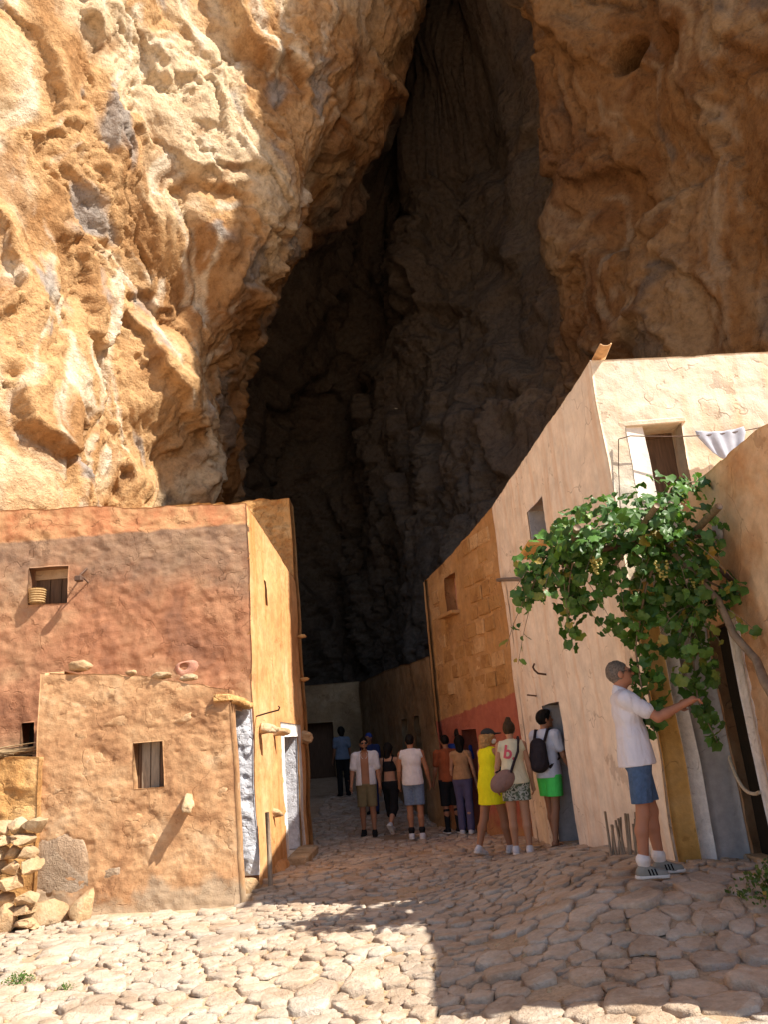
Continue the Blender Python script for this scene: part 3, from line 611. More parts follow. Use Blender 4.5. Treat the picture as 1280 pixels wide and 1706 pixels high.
org = wthing('orange_house', 'orange earth-plastered house with a red painted base, deeper in the lane on the right', 'house', (2.6, 14.4, 0))
wall('street_wall', (.72, 16.0), (1.88, 12.7), -.4, [(0, 4.86), (1.2, 5.02), (3.498, 5.42)], M_ORANGE, org, [(1.21, 1.89, .0, 1.80, .4), (1.09, 1.64, 3.97, 4.70, .24)], .035, .5, .05, .01, rag=.03, extra=lambda P, U, Z: lumps(P, U, Z, .02))
slab('roof', [(1.1, 16.0), (2.3, 12.75), (4.5, 12.75), (4.5, 16.0)], 4.6, M_ROOF, org)
wall('back_wall', (4.5, 16.0), (.74, 16.0), -.4, [(0, 4.7), (3.76, 4.85)], M_ORANGE, org, [], .3, .3, .02, .01)
box('door', (1.62, 14.72, .9), (.02, .42, .95), M_WOOD, org, rot=None)
od = np.array([1.16, -3.3]) / 3.498; on_ = np.array([od[1], -od[0]])
ROT_O = Matrix.Rotation(math.atan2(od[1], od[0]), 3, 'Z')
def oat(u, z, out): return (.72 + od[0] * u + on_[0] * out, 16.0 + od[1] * u + on_[1] * out, z)
box('window', oat(1.36, 4.33, -.24), (.32, .02, .42), M_PINK, org, rot=ROT_O)
box('window_sill', oat(1.37, 3.93, .05), (.34, .14, .035), M_ORANGE, org, rot=ROT_O, bev=.012)
rr = random.Random(5); zz_ = 2.28
while zz_ < 5.1:
    u = .28 + rr.uniform(0, .25)
    while u < 3.42:
        wd = rr.uniform(.15, .25); uc = u + wd; ht = .135 * rr.uniform(.86, 1)
        okb = not (.86 < uc + wd and uc - wd < 1.86 and 3.72 < zz_ + .15 and zz_ < 4.92) and uc + wd < 3.47
        if okb and zz_ - .15 > 2.04 + .085 * uc * .943 and zz_ + .19 < 4.86 + .16 * uc and rr.random() < (.93 if uc > 1.3 else .55):
            box('ashlar_block', oat(uc, zz_ + rr.uniform(-.015, .015), rr.uniform(-.017, -.005)), (wd - .012, .022, ht), rr.choice((M_ASHLAR, M_ASHLAR, M_ASHLAR2)), org, rot=ROT_O, bev=.016, jit=.011, seed=int(u * 100 + zz_ * 37))
        u += wd * 2 + rr.uniform(.015, .04)
    zz_ += .305

lane = wthing('lane_wall', 'dim ochre wall with two dark doorways continuing past the orange house into the cave', 'wall', (-.3, 21, .3))
wall('wall_face', (-1.3, 26.0), (.72, 16.02), -.4, [(0, 3.66), (5, 3.55), (10.18, 3.30)], M_FAR, lane, [(6.73, 7.40, .0, 2.2, .35), (8.2, 8.85, .0, 2.2, .35)], .06, .4, .08, .02)
for u in (7.07, 8.53):
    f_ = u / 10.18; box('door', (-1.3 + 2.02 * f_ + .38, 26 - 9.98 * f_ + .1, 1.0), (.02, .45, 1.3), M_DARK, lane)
farb = wthing('grey_cave_house', 'dark flat-roofed house with a black doorway at the back of the cave', 'house', (-3, 27.5, .8))
wall('front_wall', (-5.4, 26.1), (-1.28, 26.1), -.2, [(0, 3.75), (4.12, 3.72)], M_FAR, farb, [(2.26, 3.15, .7, 2.5, .4)], .06, .4, .06, .02)
slab('roof', [(-5.4, 26.3), (-1.3, 26.3), (-1.3, 29.5), (-5.4, 29.5)], 3.55, M_ROOF, farb)
box('door', (-2.7, 26.52, 1.6), (.5, .02, 1.0), M_WOOD, farb)
# ------------------------------------------------------------------ small things on and around the houses
# garden wall stub left of the annexe, dry stone wall in front of it, boulders
gw = wthing('garden_wall', 'low pale plastered wall stub at the left edge beside the annexe', 'wall', (-5.1, 9.7, 0))
wall('wall_face', (-6.2, 9.62), (-4.38, 9.62), -.3, [(0, 1.55), (1.0, 1.72), (1.45, 1.86), (1.82, 1.82)], M_BARE, gw, [], .03, .4, .05, .03, extra=lambda P, U, Z: lumps(P, U, Z, .06))
dw = wthing('dry_stone_wall', 'small dry stone wall of pale rubble at the lower left corner', 'wall', (-4.6, 9.0, 0))
rr = random.Random(3); z = .06
while z < 1.05:
    h = rr.uniform(.055, .085); x = -5.6 + rr.uniform(0, .1)
    while x < -4.22:
        wd = rr.uniform(.07, .15)
        rock('stone', (x + wd, 9.08 + rr.uniform(-.02, .02) + .05 * z, z + h), (wd * 1.12, .17, h * 1.16), rr.randrange(99), M_RUB, dw, 3, .3, lo=.5, hi=.82).data.polygons.foreach_set('use_smooth', [False] * 1280)
        x += wd * 2
    z += h * 2 * .97
for k, (x, y, s) in enumerate(((-4.10, 9.28, (.24, .2, .20)), (-4.38, 9.05, (.17, .16, .22)), (-3.68, 9.36, (.15, .14, .17)), (-4.62, 8.95, (.15, .14, .13)))):
    o = rock('boulder', (x, y, g1(x, y) + s[2] * .55), s, 70 + k, M_RUB, None, 3, .45, (0, 0, k), lo=.5, hi=.9)
    tag(o, ('largest rounded brown boulder at the foot of the annexe', 'upright pale boulder against the dry stone wall', 'grey squarish boulder under the annexe wall', 'pale boulder in front of the dry stone wall at the left edge')[k], 'boulder', 'boulders by the annexe')
br = wthing('branch_pile', 'heap of dry branches on the wall stub at the left edge', 'branches', (-5.0, 9.9, 1.85))
for k in range(34):
    x = rr.uniform(-5.9, -4.9); y = rr.uniform(9.7, 10.1); z = 1.82 + rr.uniform(0, .16) * (1 - (x + 5.9) * .3)
    tube('branch', [(x, y, z), (x + .3, y + rr.uniform(-.05, .05), z + rr.uniform(-.01, .05)), (x + .62, y + rr.uniform(-.1, .1), z + rr.uniform(-.02, .08))], [.014, .011, .006], M_STRAW, br, 5)
# stones along the annexe roof
for k, (x, z, s) in enumerate(((-4.0, 2.90, (.14, .11, .07)), (-2.98, 2.70, (.13, .10, .055)), (-2.62, 2.64, (.10, .09, .045)), (-3.35, 2.76, (.07, .07, .035)))):
    tag(rock('roof_stone', (x, 9.80, z), s, 110 + k, M_RUB, None, 3, .3),
        ('white stone on the left end of the annexe parapet', 'white stone on the annexe parapet below the drain hole', 'flat white stone on the annexe parapet, rightmost of the four', 'smallest stone on the annexe parapet, near its middle')[k], 'stone', 'stones on the annexe parapet')
def peg(name, a, b, r0, r1, seed, mat, label):
    a, b = Vector(a), Vector(b); q = (b - a).to_track_quat('X', 'Z').to_euler()
    o = rock(name, a.lerp(b, .5), ((b - a).length * .62, r0 * 1.05, r0 * 1.1), 200 + seed, mat, None, 3, .45, q, lo=.6, hi=.95); return tag(o, label, 'stone peg', 'stone pegs in the house walls')
peg('stone_peg', (-2.61, 9.78, 1.20), (-2.58, 9.50, 1.14), .085, .065, 1, M_RUB, 'pale stone peg jutting from the annexe wall, casting a long shadow')
peg('stone_peg', (-2.0, 11.1, 2.02), (-1.76, 11.08, 1.97), .085, .075, 2, M_RUB, 'pitted stone peg on the golden street wall, nearest the annexe')
peg('stone_peg', (-1.98, 12.0, 1.98), (-1.72, 11.97, 1.94), .08, .07, 3, M_RUB, 'pitted stone peg on the golden street wall, left of the white door frame')
peg('stone_peg', (-1.85, 14.15, 1.92), (-1.58, 14.13, 1.86), .10, .07, 4, M_RUB, 'stone peg on the far corner of the golden street wall')
peg('stone_peg', (-2.0, 11.75, .88), (-1.82, 11.74, .80), .06, .035, 5, M_RUB, 'small low stone peg in the middle of the golden street wall')
o = tube('iron_hook', [(-2.0, 10.95, 2.16), (-1.8, 10.7, 2.18), (-1.62, 10.55, 2.20), (-1.60, 10.52, 2.235), (-1.62, 10.53, 2.25)], .011, M_IRON, None, 6)
tag(o, 'thin iron hook beside the annexe lintel', 'hook')
o = tube('leaning_pole', [(-1.80, 10.55, g1(-1.8, 10.55)), (-1.82, 10.65, .45), (-1.85, 10.75, .92)], [.032, .03, .027], M_GREYW, None, 7, .12)
tag(o, 'short grey wooden pole leaning on the golden street wall', 'pole')
# basket on the upper window ledge
bk = wthing('straw_basket', 'small cylindrical straw basket on the ledge of the red-brown house window', 'basket', (-5.06, 10.80, 3.95))
tube('body', [(-5.06, 10.78, 3.955), (-5.06, 10.78, 4.00), (-5.065, 10.78, 4.10), (-5.07, 10.78, 4.165)], [.09, .10, .105, .115], M_BASK, bk, 16)
for k in range(6): tube('band', [(-5.06 + .106 * math.cos(a) * (1 + .02 * k), 10.78 + .106 * math.sin(a) * (1 + .02 * k), 3.975 + .034 * k) for a in np.linspace(0, 2 * math.pi, 17)], .008, M_BASK, bk, 5)
# bracket lamp beside that window
lb = wthing('wall_bracket', 'small iron lamp bracket right of the red-brown house window', 'bracket', (-4.38, 10.7, 4.2))
tube('arm', [(-4.36, 10.86, 4.46), (-4.40, 10.66, 4.30), (-4.38, 10.55, 4.24)], .014, M_IRON, lb, 6)
tube('brace', [(-4.34, 10.86, 4.20), (-4.37, 10.68, 4.26), (-4.38, 10.55, 4.24)], .012, M_IRON, lb, 6)
box('cup', (-4.38, 10.57, 4.22), (.05, .05, .04), M_IRON, lb, bev=.012)
# whitewashed house ironwork
o = tube('iron_hook', [(2.08, 10.87, 2.40), (1.93, 10.75, 2.42), (1.86, 10.6, 2.46), (1.83, 10.5, 2.49), (1.85, 10.47, 2.53)], .014, M_IRON, None, 6)
tag(o, 'bent iron hook on the peach wall above the doorway', 'hook')
o = tube('iron_nail', [(2.0, 11.55, 2.16), (1.84, 11.3, 2.17)], .012, M_IRON, None, 6); tag(o, 'straight iron nail on the peach wall left of the doorway', 'nail')
o = tube('steel_pipe', [(1.88, 12.75, 4.13), (1.80, 12.6, 4.12), (1.74, 10.5, 3.70), (1.74, 9.0, 3.38), (1.86, 7.4, 3.03)], .03, M_PIPE, None, 8)
tag(o, 'thin grey steel pipe running from the peach wall to the vine trellis', 'pipe')
o = tube('door_rope', [(3.0, 7.50, 1.30)] + [(2.99 - .03 * math.sin(t * math.pi), 7.5 - .5 * t, 1.30 - .30 * t + .12 * (2 * t - 1) ** 2 - .10) for t in np.linspace(.05, 1, 10)], .016, M_ROPE, None, 7)
tag(o, 'pale rope slung across the dark doorway at the right edge', 'rope')
# bundle of sticks leaning on the peach wall
bs = wthing('stick_bundle', 'small bundle of upright pale sticks against the peach wall behind the man in the polo', 'sticks', (2.15, 8.4, .4))
for k in range(15):
    x = 2.06 + .018 * k + rr.uniform(-.015, .015); y = 8.45 - .035 * k * .6 + rr.uniform(-.03, .03); zg = g1(x, y) - .02
    tube('stick', [(x - .05, y - .03, zg), (x + rr.uniform(-.05, .03), y + .04, zg + rr.uniform(.30, .46))], rr.uniform(.009, .014), M_GREYW, bs, 6)
# clothes line with a pale garment, on the front wall
o = tube('clothes_line', [(2.52, 7.55, 4.52)] + [(2.52 + 2.2 * t, 7.50, 4.54 + .10 * t - .12 * math.sin(math.pi * t)) for t in np.linspace(.05, 1, 12)], .006, M_IRON, None, 5)
tag(o, 'thin clothes line strung along the cream upper wall', 'clothes line')
o = tube('hanging_wire', [(2.52, 7.56, 4.52), (2.47, 7.565, 4.2), (2.42, 7.57, 3.8), (2.44, 7.57, 3.4)], .005, M_IRON, None, 5); tag(o, 'dark wire hanging down beside the brown shuttered window', 'wire')
M_SHIRT = simple('washed_blue_cotton', (0.44, 0.46, 0.54), 0.9, 0.1, 0.15, 10, 0.3)
xs_ = np.linspace(0, 1, 22); zs_ = np.linspace(0, 1, 18); Vg = []
for a in xs_:
    for b in zs_:
        wid = 1 - .55 * max(0, b - .25) if b > .25 else 1
        x = 3.56 + (a - .5) * .50 * wid + .03 * b; z = 4.525 - .03 * math.sin(math.pi * a) - .34 * b * (1 - .25 * abs(a - .5) * 2)
        Vg.append((x, 7.50 + .014 * math.sin(a * 11) * b + .008 * math.sin(a * 23 + 2), z))
q_ = [(i * 18 + j, (i + 1) * 18 + j, (i + 1) * 18 + j + 1, i * 18 + j + 1) for i in range(21) for j in range(17)]
o = link('hung_shirt', pymesh('hung_shirt', Vg, q_), M_SHIRT); sm = o.modifiers.new('t', 'SOLIDIFY'); sm.thickness = .006
tag(o, 'pale blue-white shirt hanging on the line on the cream upper wall', 'shirt')
# weeds
def weed(name, x, y, h, n, label, seed):
    t = thing(name, label, 'weed', (x, y, g1(x, y))); r2 = random.Random(seed); V = []; F = []
    for k in range(n):
        a = r2.uniform(0, 6.28); rad = r2.uniform(0, h * 1.1); zz = r2.uniform(.0, h) * (1 - rad / (h * 1.6)); s = r2.uniform(.25, .5) * h * .35
        c = Vector((rad * math.cos(a), rad * math.sin(a), zz)); d1 = Vector((r2.uniform(-1, 1), r2.uniform(-1, 1), r2.uniform(-.2, 1))).normalized() * s; d2 = d1.orthogonal().normalized() * s * .45
        i = len(V); V += [c, c + d1 * .5 + d2, c + d1, c + d1 * .5 - d2]; F.append((i, i + 1, i + 2, i + 3))
    link('leaves', pymesh('leaves', V, F), M_WEED, t, smooth=False)
    for k in range(7):
        a = r2.uniform(0, 6.28); tube('stem', [(0, 0, 0), (h * .5 * math.cos(a), h * .5 * math.sin(a), h * .6)], .004, M_WEED, t, 4)
weed('weed', -3.25, 6.95, .12, 260, 'low green weed between sunlit cobbles at the lower left', 1)
weed('weed', -2.75, 6.7, .07, 120, 'tiny green weed among the pale cobbles right of the larger lower-left one', 2)
weed('weed', 2.62, 6.25, .28, 330, 'straggly green weed at the right edge in the shade', 3)
# ------------------------------------------------------------------ grape vine on its trellis
tr = wthing('vine_trellis', 'rough pole trellis fixed to the ochre house wall, carrying the grape vine', 'trellis', (2.4, 6.9, .4))
tube('rail', [(3.06, 6.83, 3.26), (2.6, 6.80, 3.24), (2.0, 6.85, 3.20), (1.35, 6.95, 3.12)], .03, M_IRON, tr, 7, .08)
rock('mortar_socket', (3.02, 6.83, 3.26), (.03, .10, .12), 15, M_GREYP, tr, 2, .2)
tube('brace', [(3.04, 6.72, 2.76), (2.72, 6.85, 3.22)], .022, M_IRON, tr, 6)
tube('pole', [(2.80, 6.2, 3.34), (2.72, 7.5, 3.14)], .032, M_GREYW, tr, 7, .15)
tube('pole', [(1.62, 6.3, 3.28), (1.78, 7.7, 3.08)], .030, M_GREYW, tr, 7, .15)
tube('pole', [(2.25, 6.1, 3.36), (2.20, 7.6, 3.12)], .026, M_GREYW, tr, 7, .15)
vine = wthing('grape_vine', 'leafy green grape vine spilling over the trellis above the man in the polo', 'vine', (2.9, 5.4, g1(2.9, 5.4)))
tube('trunk', [(2.92, 5.35, .3), (2.86, 5.6, 1.0), (2.80, 5.85, 1.62), (2.79, 6.05, 1.90), (2.88, 6.3, 2.08), (2.83, 6.5, 2.30), (2.80, 6.6, 2.62), (2.62, 6.75, 3.0), (2.50, 6.85, 3.24)], [.045, .04, .036, .042, .034, .036, .032, .028, .022], M_VINE, vine, 9, .18, 4)
rr = random.Random(21); stems = []
def cane(pts, r): stems.append(pts); tube('cane', pts, [r * (1 - .6 * i / (len(pts) - 1)) for i in range(len(pts))], M_VINE, vine, 6, .12, len(stems))
cane([(2.55, 6.8, 3.2), (2.2, 6.6, 3.45), (1.8, 6.7, 3.3), (1.4, 6.9, 3.1), (1.25, 7.0, 2.8)], .016)
cane([(2.55, 6.8, 3.2), (2.5, 6.6, 3.5), (2.7, 6.9, 3.75), (3.0, 7.1, 3.85), (3.2, 7.0, 3.78)], .014)
cane([(2.5, 6.85, 3.2), (2.3, 6.9, 2.8), (2.15, 7.0, 2.3), (2.15, 7.0, 1.9), (2.2, 7.0, 1.55)], .013)
cane([(2.6, 6.8, 3.0), (2.7, 6.9, 2.6), (2.65, 7.0, 2.2), (2.6, 6.95, 1.8), (2.7, 6.95, 1.45)], .013)
cane([(1.7, 6.8, 3.2), (1.62, 6.9, 2.9), (1.6, 7.0, 2.6), (1.6, 7.0, 2.38)], .010)
cane([(2.7, 6.8, 2.9), (2.95, 6.7, 2.7), (3.1, 6.8, 2.6)], .012)
# leaf template: five-lobed, cupped
ang = np.linspace(0, 2 * math.pi, 21)[:-1]
rad_ = np.array([.98, .82, .84, .94, .76, .74, .86, .70, .56, .46, .16, .46, .56, .70, .86, .74, .76, .94, .84, .82])
lv = [(0, .15, .02)] + [(math.sin(a) * r, .15 + math.cos(a) * r, -.22 * (math.sin(a) * r) ** 2 - .16 * (math.cos(a) * r) ** 2 + .05 * ((i % 3) - 1)) for i, (a, r) in enumerate(zip(ang, rad_))]
lf = [(0, 1 + i, 1 + (i + 1) % 20) for i in range(20)]
leafme = pymesh('leaf', lv, lf); leafme.materials.append(M_LEAF)
lv2 = [(x * .9, y, z + .45 * abs(x) + .10 * math.sin(5 * y)) for x, y, z in lv]; lv3 = [(x, y * .95, z - .35 * max(0, y) ** 2 + .12 * math.sin(6 * x)) for x, y, z in lv]
leafset = [leafme, pymesh('leaf', lv2, lf), pymesh('leaf', lv3, lf)]
for m_ in leafset[1:]: m_.materials.append(M_LEAF)
L = []                                                               # (position, size)
def blob(c, r, n, s=(.036, .085), hollow=.35):
    for _ in range(int(n * .80)):
        while True:
            q = Vector((rr.uniform(-1, 1), rr.uniform(-1, 1), rr.uniform(-1, 1)))
            if hollow < q.length < 1: break
        L.append((Vector(c) + Vector((q.x * r[0], q.y * r[1], q.z * r[2])), rr.uniform(*s)))
blob((2.10, 6.85, 3.38), (.62, .62, .30), 330)
blob((1.62, 6.90, 3.18), (.46, .55, .24), 190)
blob((2.55, 6.75, 3.30), (.48, .55, .42), 220)
blob((1.34, 6.95, 2.98), (.17, .30, .24), 46)
blob((2.78, 7.00, 3.78), (.46, .22, .14), 78)
blob((2.42, 6.90, 2.86), (.48, .40, .38), 190)
blob((2.82, 6.75, 2.72), (.40, .32, .28), 120)
blob((2.28, 6.98, 2.52), (.32, .26, .30), 85)
blob((2.62, 6.95, 2.25), (.24, .24, .42), 90)
blob((2.20, 7.00, 2.02), (.20, .18, .34), 52)
blob((2.66, 6.95, 1.75), (.13, .14, .34), 40)
blob((1.60, 7.00, 2.62), (.13, .16, .24), 26)
blob((1.78, 6.95, 2.86), (.28, .30, .22), 60)
blob((2.22, 7.00, 1.66), (.12, .10, .14), 10)
for k in range(44):                                                  # loose sprays reaching out of the mass
    c0 = Vector(rr.choice(((2.1, 6.85, 3.35), (1.6, 6.9, 3.2), (2.55, 6.75, 3.3), (2.5, 6.9, 2.8), (2.75, 6.8, 2.6), (1.4, 6.95, 3.0))))
    d_ = Vector((rr.gauss(-.1, .8), rr.gauss(-.2, .5), rr.gauss(-.25, .6))).normalized(); ln = rr.uniform(.3, .62); pts_ = []
    for j in range(5): t_ = j / 4; pts_.append(c0 + d_ * ln * t_ + Vector((0, 0, -.35 * t_ * t_)))
    if max(p_.x for p_ in pts_) > 2.95: continue
    tube('tendril', pts_, [.005, .004, .0035, .003, .002], M_VINE, vine, 5)
    for j in range(14): p_ = pts_[1 + j % 4].lerp(pts_[max(0, j % 4)], rr.random()); L.append((p_ + Vector((rr.gauss(0, .03), rr.gauss(0, .03), rr.gauss(-.02, .03))), rr.uniform(.03, .07)))
for st in stems:
    for i in range(len(st) - 1):
        for _ in range(5):
            p = Vector(st[i]).lerp(Vector(st[i + 1]), rr.random()); L.append((p + Vector((rr.uniform(-.06, .06), rr.uniform(-.06, .06), rr.uniform(-.06, .03))), rr.uniform(.05, .08)))
cen = Vector((2.15, 6.9, 3.0)); mats = []
for p, s in L:
    out = (p - cen); out.z *= .6; out.y -= .3
    nrm = (out.normalized() * .75 + Vector((rr.gauss(0, .5), rr.gauss(-.25, .5), rr.gauss(.45, .45)))).normalized()
    tipd = (Vector((rr.gauss(0, .6), rr.gauss(0, .5), -1)) - nrm * Vector((0, 0, -1)).dot(nrm)).normalized()
    x = tipd.cross(nrm).normalized(); tipd = nrm.cross(x)
    mats.append((Matrix.Translation(p) @ Matrix((x, tipd, nrm)).transposed().to_4x4() @ Matrix.Diagonal((s, s, s, 1)), p, s))
mats.sort(key=lambda m: (m[1] - Vector(CAMP)).length - 4 * m[2] - (.6 if rr.random() < .3 else 0))
inv = vine.matrix_basis.inverted()
for m, p, s in mats[:300]:
    o = bpy.data.objects.new('leaf', rr.choice(leafset)); col.objects.link(o); o.parent = vine; o.matrix_parent_inverse = inv; o.matrix_basis = m
lvv = np.array(lv); nlv = len(lv); VV = []; FF = []
for k, (m, p, s) in enumerate(mats[300:]):
    M3 = np.array(m); VV.append(np.array((lv, lv2, lv3)[k % 3]) @ M3[:3, :3].T + M3[:3, 3]); FF.append(np.array(lf) + k * nlv)
fo = link('foliage', npmesh('foliage', np.concatenate(VV), np.concatenate(FF)), M_LEAF, vine, smooth=False); fo['kind'] = 'stuff'
M_GRAPE = simple('ripening_grape', (0.34, 0.30, 0.08), 0.4, 0.5, 0.2, 30, 0.0)
for k, (x, y, z) in enumerate(((2.36, 6.55, 2.98), (2.66, 6.6, 2.84), (1.82, 6.6, 3.08))):
    bm = bmesh.new()
    for i in range(34):
        t = rr.random(); r_ = .055 * (1 - .65 * t); a = rr.uniform(0, 6.28)
        bmesh.ops.create_icosphere(bm, subdivisions=1, radius=.013, matrix=Matrix.Translation((x + r_ * math.cos(a), y + r_ * math.sin(a), z - .16 * t)))
    me = bpy.data.meshes.new('grape_bunch'); bm.to_mesh(me); bm.free(); link('grape_bunch', me, M_GRAPE, vine)['kind'] = 'stuff'
# ------------------------------------------------------------------ cobblestones
rr = random.Random(17); pts = []; cell = {}; G = .5
def inside(x, y):
    if y < 4.3 or y > 23: return False
    lx = -6.2 if y < 9.3 else (-1.9 if y < 14.4 else -1.9 - (y - 14.4) * .12)
    if y >= 7.6: rx = 2.38 - (y - 7.6) * .098 if y < 12.7 else (1.88 - (y - 12.7) * .3515 if y < 16 else .72 - (y - 16) * .202)
    else: rx = 3.05
    return lx + .04 < x < rx + .03 and not (-4.45 < x < -2.0 and y > 9.62) and abs(x) < .62 * y + 1.2
def rad(x, y):
    n = float(gnoise(np.array([x * .8, y * .8, 3.3]))) + rr.uniform(-.35, .35)
    r = .094 + .085 * n
    if x > .4 and y < 7.2: r *= 1.45
    if y > 8: r *= .92
    if -3.6 < x < -1.6 and 7.6 < y < 9.4: r *= 1.75
    if y > 12: r *= 1.15
    if rr.random() < .3: r *= rr.uniform(.45, .7)
    return max(.04, r)
tries = 0
while tries < 60000:
    tries += 1
    y = 4.3 + 18.5 * rr.random() ** 1.5; x = rr.uniform(-6, 3.1)
    if not inside(x, y): continue
    r = rad(x, y); ok = True
    gx, gy = int(x // G), int(y // G)
    for i in range(gx - 1, gx + 2):
        for j in range(gy - 1, gy + 2):
            for (px, py, pr) in cell.get((i, j), ()):
                if ((px - x) / 1.22) ** 2 + (py - y) ** 2 < (.92 * (r + pr)) ** 2 * .9: ok = False; break
            if not ok: break
        if not ok: break
    if ok: pts.append((x, y, r)); cell.setdefault((gx, gy), []).append((x, y, r))
PT = np.array(pts)
def cellpoly(k):
    x, y, r = PT[k]; d = np.hypot(PT[:, 0] - x, PT[:, 1] - y); nb = np.argsort(d)[1:16]
    R_ = r * 2.0; poly = [(x + R_ * 1.25 * math.cos(a), y + R_ * math.sin(a)) for a in np.linspace(0, 2 * math.pi, 11)[:-1]]
    for j in nb:
        qx, qy, qr = PT[j]; f = .5 + .5 * (r * r - qr * qr) / max(d[j] ** 2, 1e-6); f = min(.75, max(.25, f))
        mx, my = x + (qx - x) * f, y + (qy - y) * f; nx_, ny_ = qx - x, qy - y; new = []
        for a in range(len(poly)):
            p, q = poly[a], poly[(a + 1) % len(poly)]
            sp = (p[0] - mx) * nx_ + (p[1] - my) * ny_; sq = (q[0] - mx) * nx_ + (q[1] - my) * ny_
            if sp <= 0: new.append(p)
            if sp * sq < 0: t = sp / (sp - sq); new.append((p[0] + (q[0] - p[0]) * t, p[1] + (q[1] - p[1]) * t))
        poly = new
        if len(poly) < 3: return None
    return poly
CI = np.array(CMAT.inverted())
def project(p):
    q = CI @ (np.array(p) - CAMP); return 640 - 1280 * q[0] / q[2], 853 + 1280 * q[1] / q[2]
stones = []
for k in range(len(PT)):
    x, y, r = PT[k]
    bare = (x - .55) ** 2 + (y - 6.6) ** 2 < .05 or (x - .75) ** 2 + (y - 5.35) ** 2 < .04 or float(fbm(np.array([x * .9, y * .9, 9.]), 2)) > (.42 if y < 9 else .30)
    if bare and rr.random() < .8: continue
    poly = cellpoly(k)
    if not poly: continue
    poly = np.array(poly); c = poly.mean(0)
    # resample the outline at even angles, pull in for the joint, round the corners
    n = 14 if y < 9 else (10 if y < 13 else 8); out = []
    for a in np.linspace(0, 2 * math.pi, n + 1)[:-1] + rr.uniform(0, .4):
        dx, dy = math.cos(a), math.sin(a); best = 9
        for i in range(len(poly)):
            p, q = poly[i] - c, poly[(i + 1) % len(poly)] - c; e = q - p; den = dx * e[1] - dy * e[0]
            if abs(den) < 1e-9: continue
            t = (p[0] * e[1] - p[1] * e[0]) / den; u = (p[0] * dy - p[1] * dx) / den
            if t > 0 and -.001 <= u <= 1.001: best = min(best, t)
        out.append(best if best < 9 else r)
    out = np.array(out); out = np.minimum(out, np.median(out) * 1.9)
    sm = (np.roll(out, 1) + np.roll(out, -1) + 2 * out) / 4; out = (np.minimum(out, sm) * .6 + sm * .4) * np.array([1 + rr.gauss(0, .10) for _ in range(n)])
    gap = .006 + .035 * out.mean(); out = np.maximum(out - gap * np.array([rr.uniform(.4, 1.5) for _ in range(n)]), .02)
    angs = np.linspace(0, 2 * math.pi, n + 1)[:-1]
    m = out.mean(); h = min(.026, .008 + .09 * m) * rr.uniform(.4, 1.6); tx, ty = rr.gauss(0, .05), rr.gauss(0, .05); vs_ = []
    for (f, zf) in ((1.02, -1.5), (1.0, .25), (.955, .88), (.78, 1.0)):
        for a, o_ in zip(angs, out): vs_.append((math.cos(a) * o_ * f, math.sin(a) * o_ * f, h * zf))
    vs_.append((0, 0, h)); vs_ = np.array(vs_)
    vs_[n:, 2] += vs_[n:, 0] * tx + vs_[n:, 1] * ty + .55 * h * gnoise(vs_[n:] * 8 + k) + .012 * gnoise(vs_[n:] * 22 + k)
    fs = []
    for l in range(3):
        for i in range(n): j = (i + 1) % n; fs.append((l * n + i, l * n + j, (l + 1) * n + j, (l + 1) * n + i))
    fs += [(3 * n + i, 3 * n + (i + 1) % n, 4 * n) for i in range(n)]
    zc = float(gz(c[0], c[1])) + rr.uniform(-.012, .012); px, py = project((c[0], c[1], zc))
    dist = math.hypot(c[0], c[1]); area = (m / dist) ** 2 / dist if (0 < px < 1280 and 0 < py < 1716) else 0
    # slope of the ground under the stone
    sx_ = (float(gz(c[0] + .1, c[1])) - float(gz(c[0] - .1, c[1]))) / .2; sy_ = (float(gz(c[0], c[1] + .1)) - float(gz(c[0], c[1] - .1))) / .2
    vs_[:, 2] += vs_[:, 0] * sx_ + vs_[:, 1] * sy_
    stones.append((area, (c[0], c[1], zc), vs_, fs))
stones.sort(key=lambda q: -q[0])
for a, c, v, f in stones[:300]:
    o = link('cobblestone', pymesh('cobblestone', v, f), M_COB, ground); o.location = c
VV = []; FF = []; off = 0
for a, c, v, f in stones[300:]:
    VV += (v + np.array(c)).tolist(); FF += [tuple(i + off for i in q) for q in f]; off += len(v)
o = link('small_cobbles', pymesh('small_cobbles', VV, FF), M_COB, ground); o['kind'] = 'stuff'
# loose pebbles in the joints
bm = bmesh.new(); VV = []; FF = []
ico = bmesh.new(); bmesh.ops.create_icosphere(ico, subdivisions=1, radius=1); iv = np.array([v.co[:] for v in ico.verts]); ifc = np.array([[v.index for v in f.verts] for f in ico.faces]); ico.free(); bm.free()
k = 0
while k < 3500:
    y = 4.3 + 9 * rr.random() ** 1.3; x = rr.uniform(-5, 3)
    if not inside(x, y): continue
    s_ = rr.uniform(.008, .026); v = iv * np.array([rr.uniform(.8, 1.4), rr.uniform(.8, 1.2), .7]) * s_ * (1 + .2 * gnoise(iv * 1.7 + k))[:, None]
    VV.append(v + np.array([x, y, float(gz(x, y)) - .012])); FF.append(ifc + k * len(iv)); k += 1
o = link('pebbles', npmesh('pebbles', np.concatenate(VV), np.concatenate(FF)), M_RUB, ground, smooth=False); o['kind'] = 'stuff'
